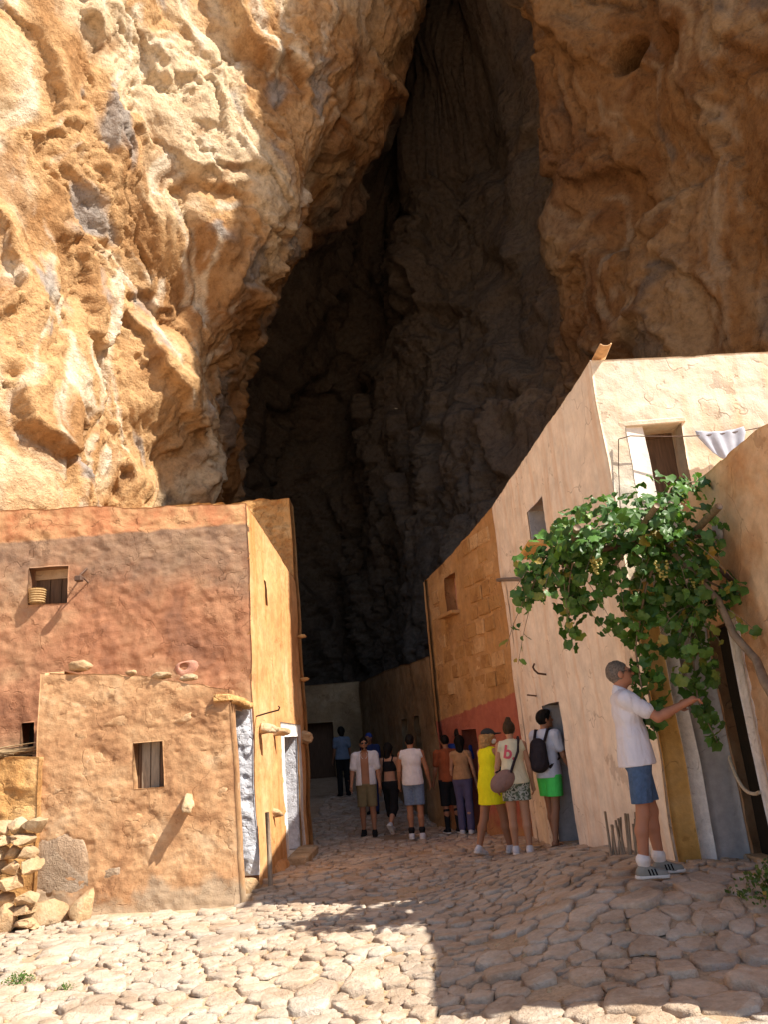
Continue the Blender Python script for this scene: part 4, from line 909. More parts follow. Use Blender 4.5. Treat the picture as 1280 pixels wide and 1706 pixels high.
# ------------------------------------------------------------------ people (signed-distance bodies turned into one continuous mesh each)
class SDF:
    def __init__(s, vox): s.vox = vox; s.ops = []
    def rc(s, a, b, ra, rb, k=.03, sc=(1, 1, 1)): s.ops.append(('rc', np.array(a, float), np.array(b, float), ra, rb, k, np.array(sc, float))); return s
    def el(s, c, r, k=.03, R_=None): s.ops.append(('el', np.array(c, float), np.array(r, float), k, np.eye(3) if R_ is None else R_)); return s
    def cut(s, p, n): s.ops.append(('cut', np.array(p, float), np.array(n, float) / np.linalg.norm(n))); return s
    def sub(s, c, h, R_=None): s.ops.append(('sub', np.array(c, float), np.array(h, float), np.eye(3) if R_ is None else R_)); return s
    def noise(s, amp, f): s.ops.append(('noise', amp, np.array(f, float))); return s
    def mesh(s, name):
        lo = np.full(3, 9.); hi = np.full(3, -9.)
        for o in s.ops:
            if o[0] == 'rc':
                rr_ = max(o[3], o[4]) * o[6]; lo = np.minimum(lo, np.minimum(o[1], o[2]) - rr_); hi = np.maximum(hi, np.maximum(o[1], o[2]) + rr_)
            elif o[0] == 'el': m_ = o[2].max(); lo = np.minimum(lo, o[1] - m_); hi = np.maximum(hi, o[1] + m_)
        lo -= 4 * s.vox; hi += 4 * s.vox
        n = np.ceil((hi - lo) / s.vox).astype(int) + 1
        ax = [lo[i] + s.vox * np.arange(n[i]) for i in range(3)]
        Fd = np.full(n, .12)
        def region(a, b):
            i0 = np.clip(((a - lo) / s.vox).astype(int), 0, n - 1); i1 = np.clip(((b - lo) / s.vox).astype(int) + 2, 1, n)
            sl_ = tuple(slice(i0[i], i1[i]) for i in range(3))
            return sl_, np.stack(np.meshgrid(*[ax[i][sl_[i]] for i in range(3)], indexing='ij'), -1)
        for o in s.ops:
            if o[0] in ('rc', 'el'):
                if o[0] == 'rc':
                    _, a, b, ra, rb, k, sc = o; e = max(ra, rb) * sc.max() + k + .02
                    sl_, p = region(np.minimum(a, b) - e, np.maximum(a, b) + e)
                    q = (p - a) / sc; d = (b - a) / sc; t = np.clip((q @ d) / max(d @ d, 1e-9), 0, 1)
                    dist = np.linalg.norm(q - t[..., None] * d, axis=-1) - (ra + (rb - ra) * t)
                else:
                    _, c, r, k, R_ = o; e = r.max() + k + .02
                    sl_, p = region(c - e, c + e); q = (p - c) @ R_
                    k0 = np.linalg.norm(q / r, axis=-1); k1 = np.linalg.norm(q / (r * r), axis=-1) + 1e-9; dist = k0 * (k0 - 1) / k1
                f = Fd[sl_]; h = np.clip(.5 + .5 * (f - dist) / k, 0, 1); Fd[sl_] = f * (1 - h) + dist * h - k * h * (1 - h)
            else:
                p = np.stack(np.meshgrid(*ax, indexing='ij'), -1)
                if o[0] == 'cut': Fd = np.maximum(Fd, (p - o[1]) @ o[2])
                elif o[0] == 'sub':
                    q = np.abs((p - o[1]) @ o[3]) - o[2]; d = np.minimum(q.max(-1), 0) + np.linalg.norm(np.maximum(q, 0), axis=-1); Fd = np.maximum(Fd, -d)
                else: Fd = Fd + o[1] * gnoise(p * o[2])
        Fd[0] = Fd[-1] = .1; Fd[:, 0] = Fd[:, -1] = .1; Fd[:, :, 0] = Fd[:, :, -1] = .1
        g = openvdb.FloatGrid(.12); g.copyFromArray(np.ascontiguousarray(Fd, np.float32))
        vts, qd = g.convertToQuads(0.0)
        me = npmesh(name, lo + vts * s.vox, qd)
        return me
def rx_(a): c, s_ = math.cos(a), math.sin(a); return np.array([[1, 0, 0], [0, c, -s_], [0, s_, c]])
def ry_(a): c, s_ = math.cos(a), math.sin(a); return np.array([[c, 0, s_], [0, 1, 0], [-s_, 0, c]])
def rz_(a): c, s_ = math.cos(a), math.sin(a); return np.array([[c, -s_, 0], [s_, c, 0], [0, 0, 1]])
def skeleton(H=1.75, fem=False, lean=0., legs=((0, 0), (0, 0)), arms=((5, 10, 10), (5, 10, 10)), head=(0, 0), spread=.0, foot=(0, 0), build=1.0):
    """x right, y forward; legs (hip flex, knee bend) and arms (flex, abduct, elbow) in degrees for left, right"""
    k = H / 1.75; S = {'k': k, 'fem': fem, 'b': build}
    hw = .085 if not fem else .088; sw = .185 if not fem else .165
    S['pel'] = np.array([0, 0, .93]) * k
    for i, sd in enumerate((-1, 1)):
        hf, kb = [R(q) for q in legs[i]]
        hip = np.array([sd * hw, 0, .90]) * k; sp = R(spread)
        d1 = np.array([sd * math.sin(sp), math.sin(hf), -math.cos(hf)]); d1 /= np.linalg.norm(d1); kn = hip + d1 * .42 * k
        a2 = hf - kb; d2 = np.array([sd * math.sin(sp) * .4, math.sin(a2), -math.cos(a2)]); d2 /= np.linalg.norm(d2); an = kn + d2 * .415 * k
        fp = R(foot[i]); S['hip%d' % i], S['kn%d' % i], S['an%d' % i] = hip, kn, an
        S['ft%d' % i] = rx_(-fp)                                     # foot frame (toe down positive)
    low_ = min(S['an0'][2], S['an1'][2]) - .075 * k
    for n_ in list(S):
        if n_[:2] in ('hi', 'kn', 'an', 'pe'): S[n_] = S[n_] - np.array([0, 0, low_])
    L_ = rx_(-R(lean)); pel = S['pel']
    up = lambda v: pel + L_ @ (np.array(v) * k)
    S['L'] = L_; S['waist'] = up((0, 0, .16)); S['chest'] = up((0, .0, .36)); S['neck'] = up((0, -.01, .53)); S['headb'] = up((0, .005, .60))
    HR = rz_(-R(head[0])) @ rx_(R(head[1])); S['HR'] = HR
    S['head'] = S['headb'] + HR @ (np.array([0, .02, .095]) * k)
    for i, sd in enumerate((-1, 1)):
        f, ab, e = [R(q) for q in arms[i]]; sh = up((sd * sw, -.01, .485))
        d1 = np.array([sd * math.sin(ab), math.sin(f) * math.cos(ab), -math.cos(f) * math.cos(ab)]); el_ = sh + d1 * .29 * k
        d2 = np.array([sd * math.sin(ab) * .5, math.sin(f + e), -math.cos(f + e)]); d2 /= np.linalg.norm(d2); wr = el_ + d2 * .255 * k
        S['sh%d' % i], S['el%d' % i], S['wr%d' % i], S['fd%d' % i] = sh, el_, wr, d2
    return S
def hand(B, w, d, side, k, curl=.35, pn=None):
    d = d / np.linalg.norm(d); pn = np.array([-side, 0, 0.]) if pn is None else pn
    pn = pn - d * (pn @ d); pn /= np.linalg.norm(pn); sv = np.cross(d, pn)
    if sv[1] < 0: sv = -sv                                           # sv points to the thumb side (forward)
    B.rc(w, w + d * .075 * k, .024 * k, .030 * k, .02, (1, 1, 1))
    for j, (o_, ln) in enumerate(((.030, .068), (.011, .078), (-.009, .072), (-.028, .055))):
        a = w + d * .085 * k + sv * o_ * k; ang_ = curl
        b = a + (d * math.cos(ang_) + pn * math.sin(ang_)) * ln * .55 * k; ang_ *= 2.4; c = b + (d * math.cos(ang_) + pn * math.sin(ang_)) * ln * .5 * k
        B.rc(a - d * .02 * k, b, .0105 * k, .0095 * k, .006).rc(b, c, .0095 * k, .008 * k, .004)
    t0 = w + d * .03 * k + sv * .024 * k; t1 = t0 + (d * .6 + sv * .65 + pn * .3) * .04 * k; t2 = t1 + (d * .85 + sv * .1 + pn * .4) * .034 * k
    B.rc(t0, t1, .014 * k, .012 * k, .01).rc(t1, t2, .011 * k, .009 * k, .005)
def torso(B, S, g=0.):
    k = S['k']; b = S['b']; fem = S['fem']; pel, wa, ch, nk = S['pel'], S['waist'], S['chest'], S['neck']
    hx = (.158 if not fem else .172) * b
    B.el(pel + np.array([0, -.01, .0]), (hx * k + g, .108 * k * b + g, .115 * k + g), .05)
    B.el(wa, (((.142 if not fem else .125) * b) * k + g, .095 * k * b + g, .14 * k + g), .06, S['L'])
    B.el(ch, ((.165 if not fem else .148) * k * b + g, .108 * k * b + g, .17 * k + g), .06, S['L'])
    for i in (0, 1): B.rc(nk + np.array([0, 0, -.03 * k]), S['sh%d' % i] + np.array([0, 0, -.005]), .058 * k + g, .050 * k + g, .04)
    if fem:
        for sd in (-1, 1): B.el(ch + S['L'] @ (np.array([sd * .07, .085, -.02]) * k), (.06 * k + g, .055 * k + g, .06 * k + g), .04)
def arm(B, S, i, g=0., t=1.0, fore=True):
    k = S['k']; f = .90 if S['fem'] else 1.
    e = S['sh%d' % i] + (S['el%d' % i] - S['sh%d' % i]) * min(t, 1)
    B.rc(S['sh%d' % i], e, .050 * k * f + g, (.050 - .011 * min(t, 1)) * k * f + g, .03)
    if fore:
        m = S['el%d' % i] + (S['wr%d' % i] - S['el%d' % i]) * .3
        B.rc(S['el%d' % i], m, .039 * k * f, .041 * k * f, .02).rc(m, S['wr%d' % i], .041 * k * f, .026 * k * f, .015)
def leg(B, S, i, g=0., t=1.0, shin=True, flare=0.):
    k = S['k']; f = (1.04 if S['fem'] else 1.) * (1 + (S['b'] - 1) * .7); h, n_, a = S['hip%d' % i], S['kn%d' % i], S['an%d' % i]
    e = h + (n_ - h) * min(t, 1)
    B.rc(h + np.array([0, 0, .02]), e, .086 * k * f + g, (.086 - .032 * min(t, 1)) * k * f + g + flare, .04)
    if shin:
        m = n_ + (a - n_) * .32 + np.array([0, -.014 * k, 0])
        B.rc(n_, m, .052 * k * f + g, .056 * k * f + g, .03).rc(m, a, .055 * k * f + g, .034 * k * f + g, .02)
def build(name, label, at_, yaw, S, skin, vox=.010, bare=None, curl=(.35, .35), pn=(None, None), wear=(), group='visitors in the lane'):
    o = thing(name, label, 'person', (at_[0], at_[1], g1(*at_) + .025), R(yaw), group); k = S['k']; HR = S['HR']; hd = S['head']
    B = SDF(vox); torso(B, S)
    for i, sd in enumerate((-1, 1)):
        arm(B, S, i); hand(B, S['wr%d' % i], S['fd%d' % i], sd, k, curl[i], pn[i]); leg(B, S, i)
        Ff = S['ft%d' % i]; an = S['an%d' % i]
        B.rc(an + Ff @ (np.array([0, -.025, -.035]) * k), an + Ff @ (np.array([sd * .01, .12, -.055]) * k), .034 * k, .026 * k, .02, (1.15, 1, 1))
    B.rc(S['neck'] + np.array([0, -.005, -.03]), S['headb'] + HR @ np.array([0, -.005, .03]), .056 * k * (.88 if S['fem'] else 1), .050 * k * (.88 if S['fem'] else 1), .03)
    h_ = lambda *v: hd + HR @ (np.array(v) * k)
    B.el(h_(0, -.012, .022), (.074 * k, .094 * k, .098 * k), .03, HR).el(h_(0, .030, -.045), (.056 * k, .064 * k, .066 * k), .04, HR)
    B.rc(h_(0, .078, .012), h_(0, .108, -.022), .012 * k, .016 * k, .012).rc(h_(-.035, .078, .026), h_(.035, .078, .026), .012 * k, .012 * k, .015)
    B.rc(h_(-.018, .088, -.062), h_(.018, .088, -.062), .009 * k, .009 * k, .008).el(h_(0, .078, -.098), (.026 * k, .022 * k, .020 * k), .02, HR)
    for sd in (-1, 1): B.el(h_(sd * .076, -.008, -.002), (.012 * k, .024 * k, .034 * k), .008, HR)
    link('body', B.mesh('body'), skin, o)
    S['h_'] = h_
    for sd in (-1, 1):
        e_ = bpy.data.meshes.new('eye'); bm_ = bmesh.new(); bmesh.ops.create_uvsphere(bm_, u_segments=8, v_segments=6, radius=.0125 * k); bm_.to_mesh(e_); bm_.free()
        eo = link('eye', e_, M_EYE, o); eo.location = Vector(h_(sd * .031, .074, .008))
    for fn in wear: fn(o, S, vox)
    return o
M_EYE = simple('eye', (.10, .07, .05), .3, .5, .1)
def cloth(name, c, var=.10, rough=.92, scale=14):
    m, nt, b = base(name, rough, .1); p = nd(nt, 'ShaderNodeTexCoord').outputs['Object']
    n = noise(nt, p, scale, 4, .6); wr = noise(nt, scalev(nt, p, (1, 1, .45)), 9, 3, .55, 1.2)
    cc = ramp(nt, n, [(0.25, tuple(x * (1 - var) for x in c)), (0.75, tuple(min(1, x * (1 + var)) for x in c))])
    setc(nt, b, cc, wr, .7, .035); return m
def skin(name, c): return simple(name, c, .6, .35, .07, 9, .05)
def shirt(mat, sleeve=.62, hem=-.02, g=.014, name='shirt', neck=.0, openf=False, neckcut=.045, nosl=.12, fold=.010):
    def f(o, S, vox):
        k = S['k']; B = SDF(vox); torso(B, S, g); L_ = S['L']
        B.rc(S['pel'] + np.array([0, 0, hem * k]), S['waist'], .138 * k * S['b'] + g, .116 * k * S['b'] + g, .05, (1.26, 1.0, 1))
        for i in (0, 1): arm(B, S, i, g + (.006 if sleeve > .2 else -.004), max(sleeve, nosl), False)
        B.noise(fold, (7, 7, 3.2)).noise(fold * .5, (15, 15, 9))
        B.cut(S['pel'] + np.array([0, 0, hem * k]), (0, .06, -1)); B.cut(S['neck'] + L_ @ np.array([0, 0, (neckcut) * k]), L_ @ np.array([0, .42, 1.]))
        for i, sd in enumerate((-1, 1)):
            d = S['el%d' % i] - S['sh%d' % i]; ln = np.linalg.norm(d); d = d / ln
            if sleeve < .2: B.cut(S['sh%d' % i] + np.array([sd * .015 * k, 0, 0]), (sd, 0, .30))
            elif abs(d[2]) > .5 or True:
                pass
        if openf: B.sub(S['chest'] + np.array([0, .17, -.1]), (.075, .16, .6))
        me = B.mesh(name); r_ = link(name, me, mat, o)
        return r_
    return f
def sleevecut(me, S, t):                                            # trims sleeves square to the arm
    return me
def shorts(mat, t=.75, g=.018, name='shorts', top=.10, flare=.012, fold=.008):
    def f(o, S, vox):
        k = S['k']; B = SDF(vox)
        hx = (.158 if not S['fem'] else .172) * S['b']
        B.el(S['pel'] + np.array([0, -.01, 0]), (hx * k + g, .108 * k * S['b'] + g, .125 * k + g), .05)
        for i in (0, 1): leg(B, S, i, g, t + .04, False, flare)
        B.noise(fold, (9, 9, 4))
        for i in (0, 1):
            pass
        B.cut(S['pel'] + np.array([0, 0, top * k]), (0, 0, 1))
        he = [S['hip%d' % i] + (S['kn%d' % i] - S['hip%d' % i]) * t for i in (0, 1)]
        d = ((S['kn0'] - S['hip0']) + (S['kn1'] - S['hip1'])); d = d / np.linalg.norm(d)
        B.cut((he[0] + he[1]) / 2 + d * abs((he[0] - he[1]) @ d) / 2, d)
        link(name, B.mesh(name), mat, o)
    return f
def trousers(mat, t=.75, g=.008, name='trousers', top=.10):
    def f(o, S, vox):
        k = S['k']; B = SDF(vox); hx = (.158 if not S['fem'] else .172) * S['b']
        B.el(S['pel'] + np.array([0, -.01, 0]), (hx * k + g, .108 * k * S['b'] + g, .12 * k + g), .05)
        for i in (0, 1):
            leg(B, S, i, g, 1, False); n_, a = S['kn%d' % i], S['an%d' % i]; e = n_ + (a - n_) * t
            B.rc(n_, e, .064 * k + g, .058 * k + g, .03)
        B.noise(.006, (9, 9, 5)); B.cut(S['pel'] + np.array([0, 0, top * k]), (0, 0, 1)); link(name, B.mesh(name), mat, o)
    return f
def socks(mat, t0=.25, name='sock'):
    def f(o, S, vox):
        for i in (0, 1):
            k = S['k']; n_, a = S['kn%d' % i], S['an%d' % i]; m = n_ + (a - n_) * t0; B = SDF(vox)
            B.rc(m + np.array([0, -.01, 0]), a, .060 * k, .042 * k, .02); link(name, B.mesh(name), mat, o)
    return f
def shoes(mat, solemat, h=.0, stripes=None):
    def f(o, S, vox):
        for i, sd in enumerate((-1, 1)):
            k = S['k']; an = S['an%d' % i]; Ff = S['ft%d' % i]; w = lambda *v: an + Ff @ (np.array(v) * k); B = SDF(min(vox, .008))
            B.rc(w(0, -.035, -.035), w(sd * .012, .145, -.050), .043 * k, .036 * k, .03, (1.08, 1, 1)).rc(w(0, -.012, -.03), w(0, -.005, .012 + h), .046 * k, .043 * k, .02).rc(w(0, .0, -.01), w(0, .09, -.045), .040 * k, .034 * k, .03)
            B.cut(w(0, 0, -.066), Ff @ np.array([0, 0, -1.])); s_ = link('shoe', B.mesh('shoe'), mat, o)
            B = SDF(min(vox, .008)); B.rc(w(0, -.04, -.058), w(sd * .012, .150, -.058), .047 * k, .042 * k, .02, (1.08, 1, 1))
            B.cut(w(0, 0, -.078), Ff @ np.array([0, 0, -1.])).cut(w(0, 0, -.052), Ff @ np.array([0, 0, 1.])); link('sole', B.mesh('sole'), solemat, s_)
            if stripes:
                bv = BVHTree.FromPolygons([v.co for v in s_.data.vertices], [p_.vertices for p_ in s_.data.polygons])
                for sgn in (-1, 1):
                    for q in range(3):
                        Vs = []; Fs = []
                        for j in range(7):
                            for u_ in (-.0065, .0065):
                                c_ = w(sgn * .09, .022 + q * .026 + u_ - .012 * (j / 6) + .010, -.050 + .045 * j / 6)
                                hit = bv.ray_cast(Vector(c_), Vector(Ff @ np.array([-sgn, 0, 0.])))
                                Vs.append((hit[0] + hit[1] * .002) if hit[0] else Vector(w(sgn * .045, .03, -.03)))
                        Fs = [(2 * j, 2 * j + 1, 2 * j + 3, 2 * j + 2) for j in range(6)]
                        link('stripe', pymesh('stripe', Vs, Fs), stripes, s_)
    return f
def flipflops(mat):
    def f(o, S, vox):
        for i, sd in enumerate((-1, 1)):
            k = S['k']; an = S['an%d' % i]; Ff = S['ft%d' % i]; w = lambda *v: an + Ff @ (np.array(v) * k); B = SDF(.008)
            B.rc(w(0, -.04, -.075), w(sd * .012, .15, -.075), .040 * k, .044 * k, .02, (1.1, 1, 1)).cut(w(0, 0, -.064), Ff @ np.array([0, 0, 1.])).cut(w(0, 0, -.084), Ff @ np.array([0, 0, -1.])); link('flip_flop', B.mesh('flip_flop'), mat, o)
            tube('strap', [w(-.035, .04, -.06), w(-.02, .075, -.028), w(.0, .095, -.03)], .006, mat, o, 6); tube('strap', [w(.04, .04, -.06), w(.025, .075, -.028), w(.0, .095, -.03)], .006, mat, o, 6)
    return f
def hair(mat, kind='short', length=.0):
    def f(o, S, vox):
        k = S['k']; h_ = S['h_']; HR = S['HR']; B = SDF(min(vox, .009))
        g = {'short': .006, 'long': .018, 'bun': .012, 'curly': .030, 'quiff': .014}[kind]
        B.el(h_(0, -.018, .026), (.075 * k + g, .094 * k + g, .098 * k + g), .02, HR)
        if kind == 'quiff': B.el(h_(0, .045, .100), (.062 * k, .05 * k, .035 * k), .03, HR)
        if kind in ('short', 'quiff', 'bun'):
            B.cut(h_(0, .058, .035), HR @ np.array([0, .80, -.60])).cut(h_(0, -.06, -.062), HR @ np.array([0, 0, -1.]))
        if kind == 'bun': B.el(h_(0, -.050, .135), (.045 * k, .045 * k, .042 * k), .02)
        if kind in ('long', 'curly'):
            B.rc(h_(0, -.06, .0), h_(0, -.085, -.06 - length), .075 * k, (.055 if kind == 'long' else .085) * k, .05, (1.15, .8, 1))
            B.cut(h_(0, .055, .03), HR @ np.array([0, .85, -.45]))
        if kind == 'curly': B.cut(h_(0, 0, .05), HR @ np.array([0, 0, 1.]))
        B.noise(.022 if kind == 'curly' else .010, (24, 24, 24) if kind == 'curly' else (40, 40, 12)); link('hair', B.mesh('hair'), mat, o)
    return f
def beard(mat):
    def f(o, S, vox):
        k = S['k']; h_ = S['h_']; HR = S['HR']; B = SDF(.007); B.el(h_(0, .034, -.062), (.060 * k, .064 * k, .056 * k), .02, HR).cut(h_(0, .05, -.048), HR @ np.array([0, .35, 1.])); B.sub(h_(0, .1, -.062), (.016, .03, .006), HR); link('beard', B.mesh('beard'), mat, o)
    return f
def glasses(mat, dark=True):
    def f(o, S, vox):
        k = S['k']; h_ = S['h_']; gl = None
        for sd in (-1, 1):
            pts_ = [h_(sd * (.033 + .025 * math.cos(a)), .098 - .006 * abs(math.cos(a)), .010 + .018 * math.sin(a)) for a in np.linspace(0, 2 * math.pi, 13)]
            me = pymesh('lens', pts_[:-1], [tuple(range(12))]); link('lens', me, M_LENS if dark else M_CLEAR, o, smooth=False)
            tube('rim', pts_, .0028, mat, o, 5); tube('temple', [h_(sd * .058, .092, .016), h_(sd * .078, .05, .016), h_(sd * .082, -.02, .010)], .0035, mat, o, 5)
        tube('bridge', [h_(-.01, .104, .014), h_(.01, .104, .014)], .003, mat, o, 5)
    return f
M_LENS = simple('dark_lens', (.015, .015, .015), .15, .6, .05); M_CLEAR = simple('tinted_lens', (.10, .07, .06), .15, .6, .05)
M_BLACK = cloth('black_cotton', (.018, .018, .02)); M_WHITEC = cloth('white_cotton', (.72, .70, .72)); M_DENIM = cloth('blue_denim', (.075, .125, .23), .25, .95, 30); M_DENIML = cloth('faded_denim', (.16, .22, .33), .2, .95, 30)
M_KHAKI = cloth('khaki_twill', (.20, .165, .09)); M_YEL = cloth('lemon_yellow_jersey', (.80, .78, .02), .06); M_GREEN = cloth('neon_green_nylon', (.10, .78, .14), .05, .6); M_CREAMC = cloth('cream_cotton', (.70, .66, .48), .06)
M_TERRA = cloth('terracotta_shirt', (.30, .085, .035)); M_PURP = cloth('purple_denim', (.11, .10, .19)); M_NAVY = cloth('navy_cotton', (.03, .045, .13)); M_BLUE = cloth('bright_blue_cotton', (.03, .06, .26)); M_PALEB = cloth('pale_blue_cotton', (.14, .19, .27))
M_LILAC = cloth('white_lilac_pique', (.66, .66, .76), .05); M_BLUW = cloth('pale_white_tshirt', (.62, .66, .78), .05); M_TAN = cloth('tan_top', (.42, .25, .13), .2)
M_MAUVE = cloth('mauve_canvas', (.27, .17, .15), .12); M_PACK = cloth('dark_backpack_nylon', (.035, .028, .034), .2, .7); M_CAP = cloth('charcoal_cap', (.05, .05, .05)); M_MASK = cloth('white_mask', (.78, .78, .78), .03)
M_SHOEG = cloth('grey_sneaker_suede', (.27, .27, .25)); M_SHOEW = cloth('white_sneaker', (.62, .62, .66)); M_SOLE = cloth('white_rubber', (.72, .70, .68)); M_STRIPE = cloth('black_stripe', (.015, .015, .016)); M_PINKT = cloth('pink_print', (.62, .12, .16), .05)
M_HBLK = cloth('black_hair', (.012, .010, .009), .3, .5); M_HBRN = cloth('brown_hair', (.055, .035, .02), .3, .5); M_HBLO = cloth('blonde_hair', (.42, .24, .10), .3, .6, 40); M_HGRY = cloth('grey_hair', (.15, .125, .11), .5, .6, 60)
def camo_material():
    m, nt, b = base('green_camouflage_cotton', .92, .1); p = nd(nt, 'ShaderNodeTexCoord').outputs['Object']
    c = ramp(nt, noise(nt, p, 22, 2, .5), [(0.40, (.10, .13, .09)), (0.46, (.30, .33, .28)), (0.56, (.50, .52, .48)), (.62, (.06, .08, .06))]); setc(nt, b, c); return m
M_CAMO = camo_material()
SK_A = skin('tanned_skin', (.36, .17, .095)); SK_B = skin('light_tan_skin', (.46, .245, .15)); SK_C = skin('deep_tan_skin', (.24, .11, .06)); SK_D = skin('sunburnt_skin', (.40, .18, .11))

# man in the polo, picking at the vine
def belt_bits(o, S, vox):
    k = S['k']
    B = SDF(.007); n_ = S['neck'] + S['L'] @ np.array([0, 0, .03])
    B.rc(n_ + np.array([0, -.012, -.012]), n_ + np.array([0, -.006, .022]), .068, .064, .01).sub(n_ + np.array([0, .075, .0]), (.02, .03, .06)).cut(n_ + np.array([0, 0, .03]), (0, .45, 1)); link('collar', B.mesh('collar'), M_LILAC, o)
S1 = skeleton(1.77, False, -3, ((9, 8), (-5, 3)), ((52, 2, 56), (52, 6, 60)), (0, 12), 1.0, build=.98)
build('person', 'grey-haired man in a white polo and denim shorts reaching into the grape vine', (2.02, 7.05), -97, S1, SK_D, .0075, curl=(.6, .62), pn=(None, np.array([0, -.2, -1.])),
      wear=(shirt(M_LILAC, .62, -.07, .020, 'polo_shirt', fold=.014), belt_bits, shorts(M_DENIM, .80, .018, 'denim_shorts', -.03), socks(M_WHITEC, .86), shoes(M_SHOEG, M_SOLE, .005, M_STRIPE), hair(M_HGRY, 'short'), glasses(M_IRON, False)))

# woman in the yellow dress
def dress(o, S, vox):
    k = S['k']; g = .018; B = SDF(vox); torso(B, S, g); p = S['pel']
    B.rc(S['waist'], p + np.array([0, 0, -.30 * k]), .115 * k * S['b'] + g, .15 * k * S['b'] + g, .06, (1.30, 1.0, 1))
    B.noise(.012, (8, 8, 2.5)).cut(p + np.array([0, 0, -.24 * k]), (0, .05, -1)).cut(S['neck'] + np.array([0, 0, .035 * k]), (0, .55, 1.))
    for i, sd in enumerate((-1, 1)): B.cut(S['sh%d' % i] + np.array([-sd * .015 * k, 0, 0]), (sd, 0, .45))
    link('dress', B.mesh('dress'), M_YEL, o)
def cap(o, S, vox):
    k = S['k']; h_ = S['h_']; HR = S['HR']; B = SDF(.008); B.el(h_(0, -.012, .045), (.092 * k, .112 * k, .092 * k), .02, HR).cut(h_(0, 0, .045), HR @ np.array([0, -.12, -1.]))
    B.el(h_(0, .135, .050), (.075 * k, .075 * k, .012), .02, HR); link('cap', B.mesh('cap'), M_CAP, o)
def mask(o, S, vox):
    k = S['k']; h_ = S['h_']; HR = S['HR']; B = SDF(.007); B.el(h_(0, .036, -.048), (.066 * k, .076 * k, .058 * k), .02, HR).cut(h_(0, .03, 0), HR @ np.array([0, -1., .2])).cut(h_(0, 0, -.005), HR @ np.array([0, .3, 1.])); link('face_mask', B.mesh('face_mask'), M_MASK, o)
S2 = skeleton(1.66, True, 3, ((-16, 6), (14, 6)), ((4, 12, 8), (18, 14, 22)), (25, 0), 1.0, foot=(14, 0), build=1.13)
build('person', 'woman in a bright yellow sleeveless dress, dark cap and white face mask', (1.20, 11.5), -52, S2, SK_A, .0095, wear=(dress, cap, mask, hair(M_HBLO, 'curly', .03), shoes(M_SHOEW, M_SOLE)))

# woman with the shoulder bag
def shoulder_bag(o, S, vox):
    k = S['k']; c = S['pel'] + np.array([-.16, -.13, .02]); B = SDF(.009)
    Rb = ry_(R(-32)); B.el(c, (.185, .085, .125), .03, Rb).noise(.012, (9, 9, 9)); b_ = link('bag', B.mesh('bag'), M_MAUVE, o)
    sh = S['sh1']; nk = S['neck']
    tube('strap', [c + np.array([.12, -.03, .10]), S['waist'] + np.array([.02, -.16, .10]), S['chest'] + np.array([.085, -.165, .03]), nk + np.array([.11, -.08, .02]), nk + np.array([.11, .03, .055]), S['chest'] + np.array([.04, .14, .0]), c + np.array([-.08, .14, .10])], .019, M_PACK, b_, 7)
def top_print(o, S, vox):
    sh_ = [c for c in o.children if c.name.startswith('sleeveless')][0]
    cu = bpy.data.curves.new('print', 'FONT'); cu.body = 'b.'; cu.size = .24; cu.offset = .006; cu.resolution_u = 3
    to = bpy.data.objects.new('tmp', cu); col.objects.link(to); dg = bpy.context.evaluated_depsgraph_get(); me = bpy.data.meshes.new_from_object(to.evaluated_get(dg)); bpy.data.objects.remove(to)
    bm = bmesh.new(); bm.from_mesh(me)
    bmesh.ops.triangulate(bm, faces=bm.faces[:]); bmesh.ops.subdivide_edges(bm, edges=[e for e in bm.edges if e.calc_length() > .02], cuts=2); bmesh.ops.triangulate(bm, faces=bm.faces[:])
    bv = BVHTree.FromPolygons([v.co for v in sh_.data.vertices], [p_.vertices for p_ in sh_.data.polygons])
    rt = Matrix.Rotation(R(-14), 2)
    for v in bm.verts:
        q = rt @ Vector((v.co.x, v.co.y)); a = Vector((-.125 + q.x, -.6, S['chest'][2] - .03 + q.y)); hit = bv.ray_cast(a, Vector((0, 1, 0)))
        v.co = hit[0] + Vector((0, -.004, 0)) if hit[0] else Vector((a.x, S['chest'][1] - .11, a.z))
    bm.to_mesh(me); bm.free(); me.materials.clear(); link('pink_lettering', me, M_PINKT, sh_)
S3 = skeleton(1.68, True, 1, ((3, 2), (-2, 3)), ((6, 12, 12), (2, 10, 8)), (0, -6), .5, build=1.02)
build('person', 'woman seen from behind in a cream top and camouflage shorts with a mauve shoulder bag', (1.47, 10.95), -8, S3, SK_B, .0095,
      wear=(shirt(M_CREAMC, .1, -.02, .014, 'sleeveless_top'), shorts(M_CAMO, .52, .016, 'camouflage_shorts', .01, .02), hair(M_HBRN, 'bun'), shoes(M_SHOEW, M_SOLE), shoulder_bag, top_print))

# youth with backpack and green shorts
def backpack(o, S, vox):
    c = S['chest'] + np.array([0, -.20, -.13]); B = SDF(.009)
    B.rc(c + np.array([0, .0, -.11]), c + np.array([0, .02, .13]), .115, .095, .03, (1.3, .85, 1)).rc(c + np.array([0, -.06, -.12]), c + np.array([0, -.05, .0]), .08, .075, .03, (1.3, .7, 1)).noise(.006, (9, 9, 9)); b_ = link('backpack', B.mesh('backpack'), M_PACK, o)
    for sd in (-1, 1): tube('strap', [c + np.array([sd * .09, .06, .18]), S['neck'] + np.array([sd * .105, -.06, .03]), S['neck'] + np.array([sd * .115, .04, .02]), S['chest'] + np.array([sd * .135, .115, -.02]), S['waist'] + np.array([sd * .16, .05, .02]), c + np.array([sd * .12, .06, -.16])], .020, M_PACK, b_, 7)
S4 = skeleton(1.74, False, 4, ((8, 4), (-8, 6)), ((4, 6, 14), (12, 8, 20)), (30, 4), .5, foot=(0, 8), build=.94)
